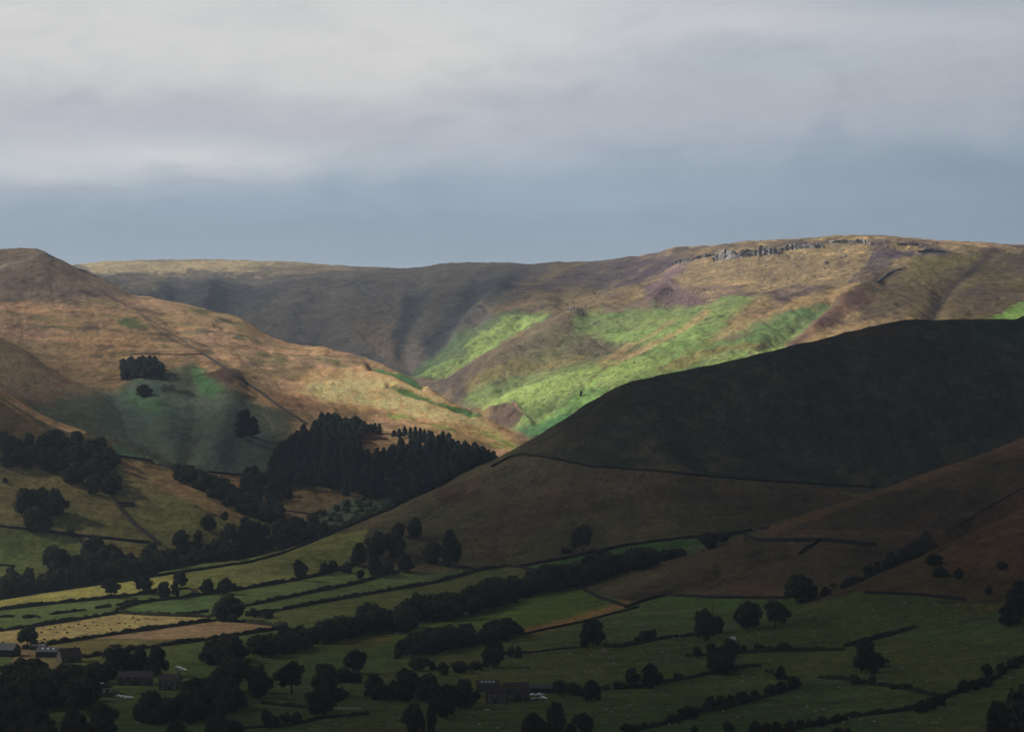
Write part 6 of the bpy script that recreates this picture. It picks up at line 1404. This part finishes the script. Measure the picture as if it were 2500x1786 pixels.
# yard
def vehicle(px, py, rot, mat, label, name='parked_car', L=4.2, W=1.75, H=1.45, van=False):
    x, y = hit(px, py); rt = bpy.data.objects.new(name, None); COL.objects.link(rt); rt.location = wp(x, y, 0.02); rt.rotation_euler = (0, 0, rot); tag(rt, label, 'van' if van else 'car')
    hw = W/2
    if van: prof = [(-L/2, .35), (-L/2, H*0.96), (-L/2+.15, H), (L/2-1.3, H), (L/2-.7, H*0.62), (L/2, H*0.5), (L/2, .35)]
    else: prof = [(-L/2, .35), (-L/2+.03, H*.62), (-L/2+.45, H*.70), (-L/2+.95, H*.98), (0.25, H), (1.05, H*.66), (L/2-.1, H*.52), (L/2, .35)]
    V = []; n = len(prof)
    for sy, k in ((-1, 1.0), (1, 1.0)):
        for (a, b) in prof: V.append((a, sy*hw*(0.82 if b > H*0.8 and not van else 1.0), b))
    Fc = [tuple(range(n)), tuple(range(2*n-1, n-1, -1))]+[(i, n+i, n+(i+1) % n, (i+1) % n) for i in range(n)]
    link('body', pymesh('body', V, Fc, mat), rt)
    part('window', [(-L/2+0.8, 0.7, -hw-0.01, -hw+0.02, H*0.64, H*0.9)] if van else [(-0.9, 0.55, -hw*0.94, -hw*0.90, H*0.70, H*0.92)], M_GLASS, rt)
    for sx in (-L*0.3, L*0.32):
        for sy in (-1, 1):
            V = []; Fc = []; tube(V, Fc, (sx, sy*(hw-0.2), 0.31), (sx, sy*(hw+0.02), 0.31), 0.31, 0.31, 14); link('wheel', pymesh('wheel', V, Fc, M_TYRE), rt)
vehicle(1303, 1698, 0.1, M_CARS, 'silver car parked nearest the barn end')
vehicle(1320, 1697, 0.15, M_CARS, 'silver car parked second along by the long shed')
vehicle(1308, 1709, 0.1, M_CARD, 'dark car parked in front of the left silver car')
vehicle(1326, 1706, -0.25, M_CARS, 'silver car parked askew on the yard edge')
vehicle(435, 1632, -0.3, M_CARS, 'silver car left of its twin above the cottage')
vehicle(447, 1637, -0.3, M_CARS, 'silver car right of its twin above the cottage')
vehicle(248, 1676, 0.2, M_PALE, 'white van half hidden beside the small shed', 'van', 5.0, 1.9, 2.1, True)
vehicle(226, 1695, 0.1, M_TIN, 'grey car deep in the lower left trees')
for i, (px, py, lb) in enumerate([(290, 1702, 'leftmost white car in the lower left yard'), (303, 1704, 'middle white car in the lower left yard'), (316, 1705, 'rightmost white car in the lower left yard')]):
    vehicle(px, py, -0.1+0.1*i, M_CARS, lb)
def trailer(px, py, label):
    x, y = hit(px, py); rt = bpy.data.objects.new('livestock_trailer', None); COL.objects.link(rt); rt.location = wp(x, y, 0); tag(rt, label, 'trailer')
    part('body', [(-1.7, 1.7, -0.9, 0.9, 0.6, 2.3), (-1.75, 1.75, -0.95, 0.95, 2.3, 2.4)], M_PALE, rt); part('drawbar', [(1.7, 2.9, -0.06, 0.06, 0.55, 0.67)], M_TIMB, rt)
    for sy in (-1, 1):
        V = []; Fc = []; tube(V, Fc, (0, sy*0.9, 0.32), (0, sy*1.1, 0.32), 0.32, 0.32, 12); link('wheel', pymesh('wheel', V, Fc, M_TYRE), rt)
trailer(1790, 1563, 'small white trailer half hidden behind the tall stack of trees')
def trough(px, py):
    x, y = hit(px, py); o = part('water_trough', [(-1.3, 1.3, -0.4, -0.3, 0, 0.6), (-1.3, 1.3, 0.3, 0.4, 0, 0.6), (-1.3, -1.2, -0.3, 0.3, 0, 0.6), (1.2, 1.3, -0.3, 0.3, 0, 0.6), (-1.2, 1.2, -0.3, 0.3, 0.3, 0.4)], M_FRAME, None)
    o.location = wp(x, y, 0); tag(o, 'pale stone trough on the lawn below the farmhouse', 'trough')
trough(1190, 1733)
def rail_fence(p, label, name='rail_fence'):
    P = resample(path_pts(p), 2.0); rt = bpy.data.objects.new(name, None); COL.objects.link(rt); rt.location = P[0].tolist(); tag(rt, label, 'fence')
    V = []; Fc = []
    for h in (0.55, 1.1):
        for a, b in zip(P[:-1], P[1:]): tube(V, Fc, a-P[0]+[0, 0, h], b-P[0]+[0, 0, h], 0.09, 0.09, 4)
    link('rail', pymesh('rail', V, Fc, M_PALE), rt)
    for q in P: part('post', [(q[0]-P[0][0]-.07, q[0]-P[0][0]+.07, q[1]-P[0][1]-.07, q[1]-P[0][1]+.07, q[2]-P[0][2]-.3, q[2]-P[0][2]+1.25)], M_PALE, rt)
rail_fence([(815, 1731), (840, 1732), (880, 1731)], 'white rail fence right of the wide skirted tree near the bottom')
# sheepfold: a small walled pen
def pen():
    x, y = hit(290, 1234); rt = bpy.data.objects.new('sheepfold', None); COL.objects.link(rt); rt.location = wp(x, y, 0); tag(rt, 'narrow stone sheepfold beside the diagonal wall', 'sheepfold')
    for nm, a, b in (('back_wall', (289, 1229), (327, 1229)), ('front_wall', (290, 1236), (328, 1236)), ('end_wall', (327, 1229), (328, 1236))):
        p0 = np.array(wp(*hit(*a)))-np.array(rt.location); p1 = np.array(wp(*hit(*b)))-np.array(rt.location); d = (p1-p0); L = np.hypot(d[0], d[1]); u = d[:2]/L; nn = np.array([-u[1], u[0]])*0.5
        V = []; k = max(2, int(L/1.5))
        for i in range(k+1):
            c = p0+d*i/k; hh = 1.5+rnd.uniform(-.15, .15)
            V += [(c[0]-nn[0], c[1]-nn[1], c[2]-.5), (c[0]-nn[0]*.7, c[1]-nn[1]*.7, c[2]+hh), (c[0]+nn[0]*.7, c[1]+nn[1]*.7, c[2]+hh), (c[0]+nn[0], c[1]+nn[1], c[2]-.5)]
        Fc = [(4*i+j, 4*i+4+j, 4*i+5+j, 4*i+1+j) for i in range(k) for j in range(3)]+[(0, 1, 2, 3), (4*k+3, 4*k+2, 4*k+1, 4*k)]
        link(nm, pymesh(nm, V, Fc, M_WALL), rt)
pen()
# ------------------------------------------------------------------ air
def haze():
    me = bpy.data.meshes.new('haze')
    x0, x1, y0, y1, z0, z1 = -9100, 9100, -4100, 14100, -191.0, 470.0
    v = [(x, y, z) for z in (z0, z1) for y in (y0, y1) for x in (x0, x1)]
    me.from_pydata(v, [], [(0, 2, 3, 1), (4, 5, 7, 6), (0, 1, 5, 4), (1, 3, 7, 5), (3, 2, 6, 7), (2, 0, 4, 6)])
    m, t, out = new_mat('haze')
    p = t.node('ShaderNodeVolumePrincipled'); p.inputs['Color'].default_value = (0.66, 0.80, 1.0, 1); p.inputs['Density'].default_value = HAZE_DENSITY
    p.inputs['Anisotropy'].default_value = 0.2
    t.l.new(p.outputs[0], out.inputs[1])
    me.materials.append(m)
    tag(link('haze', me), kind='stuff')
HAZE_DENSITY = 7.0e-5
haze()
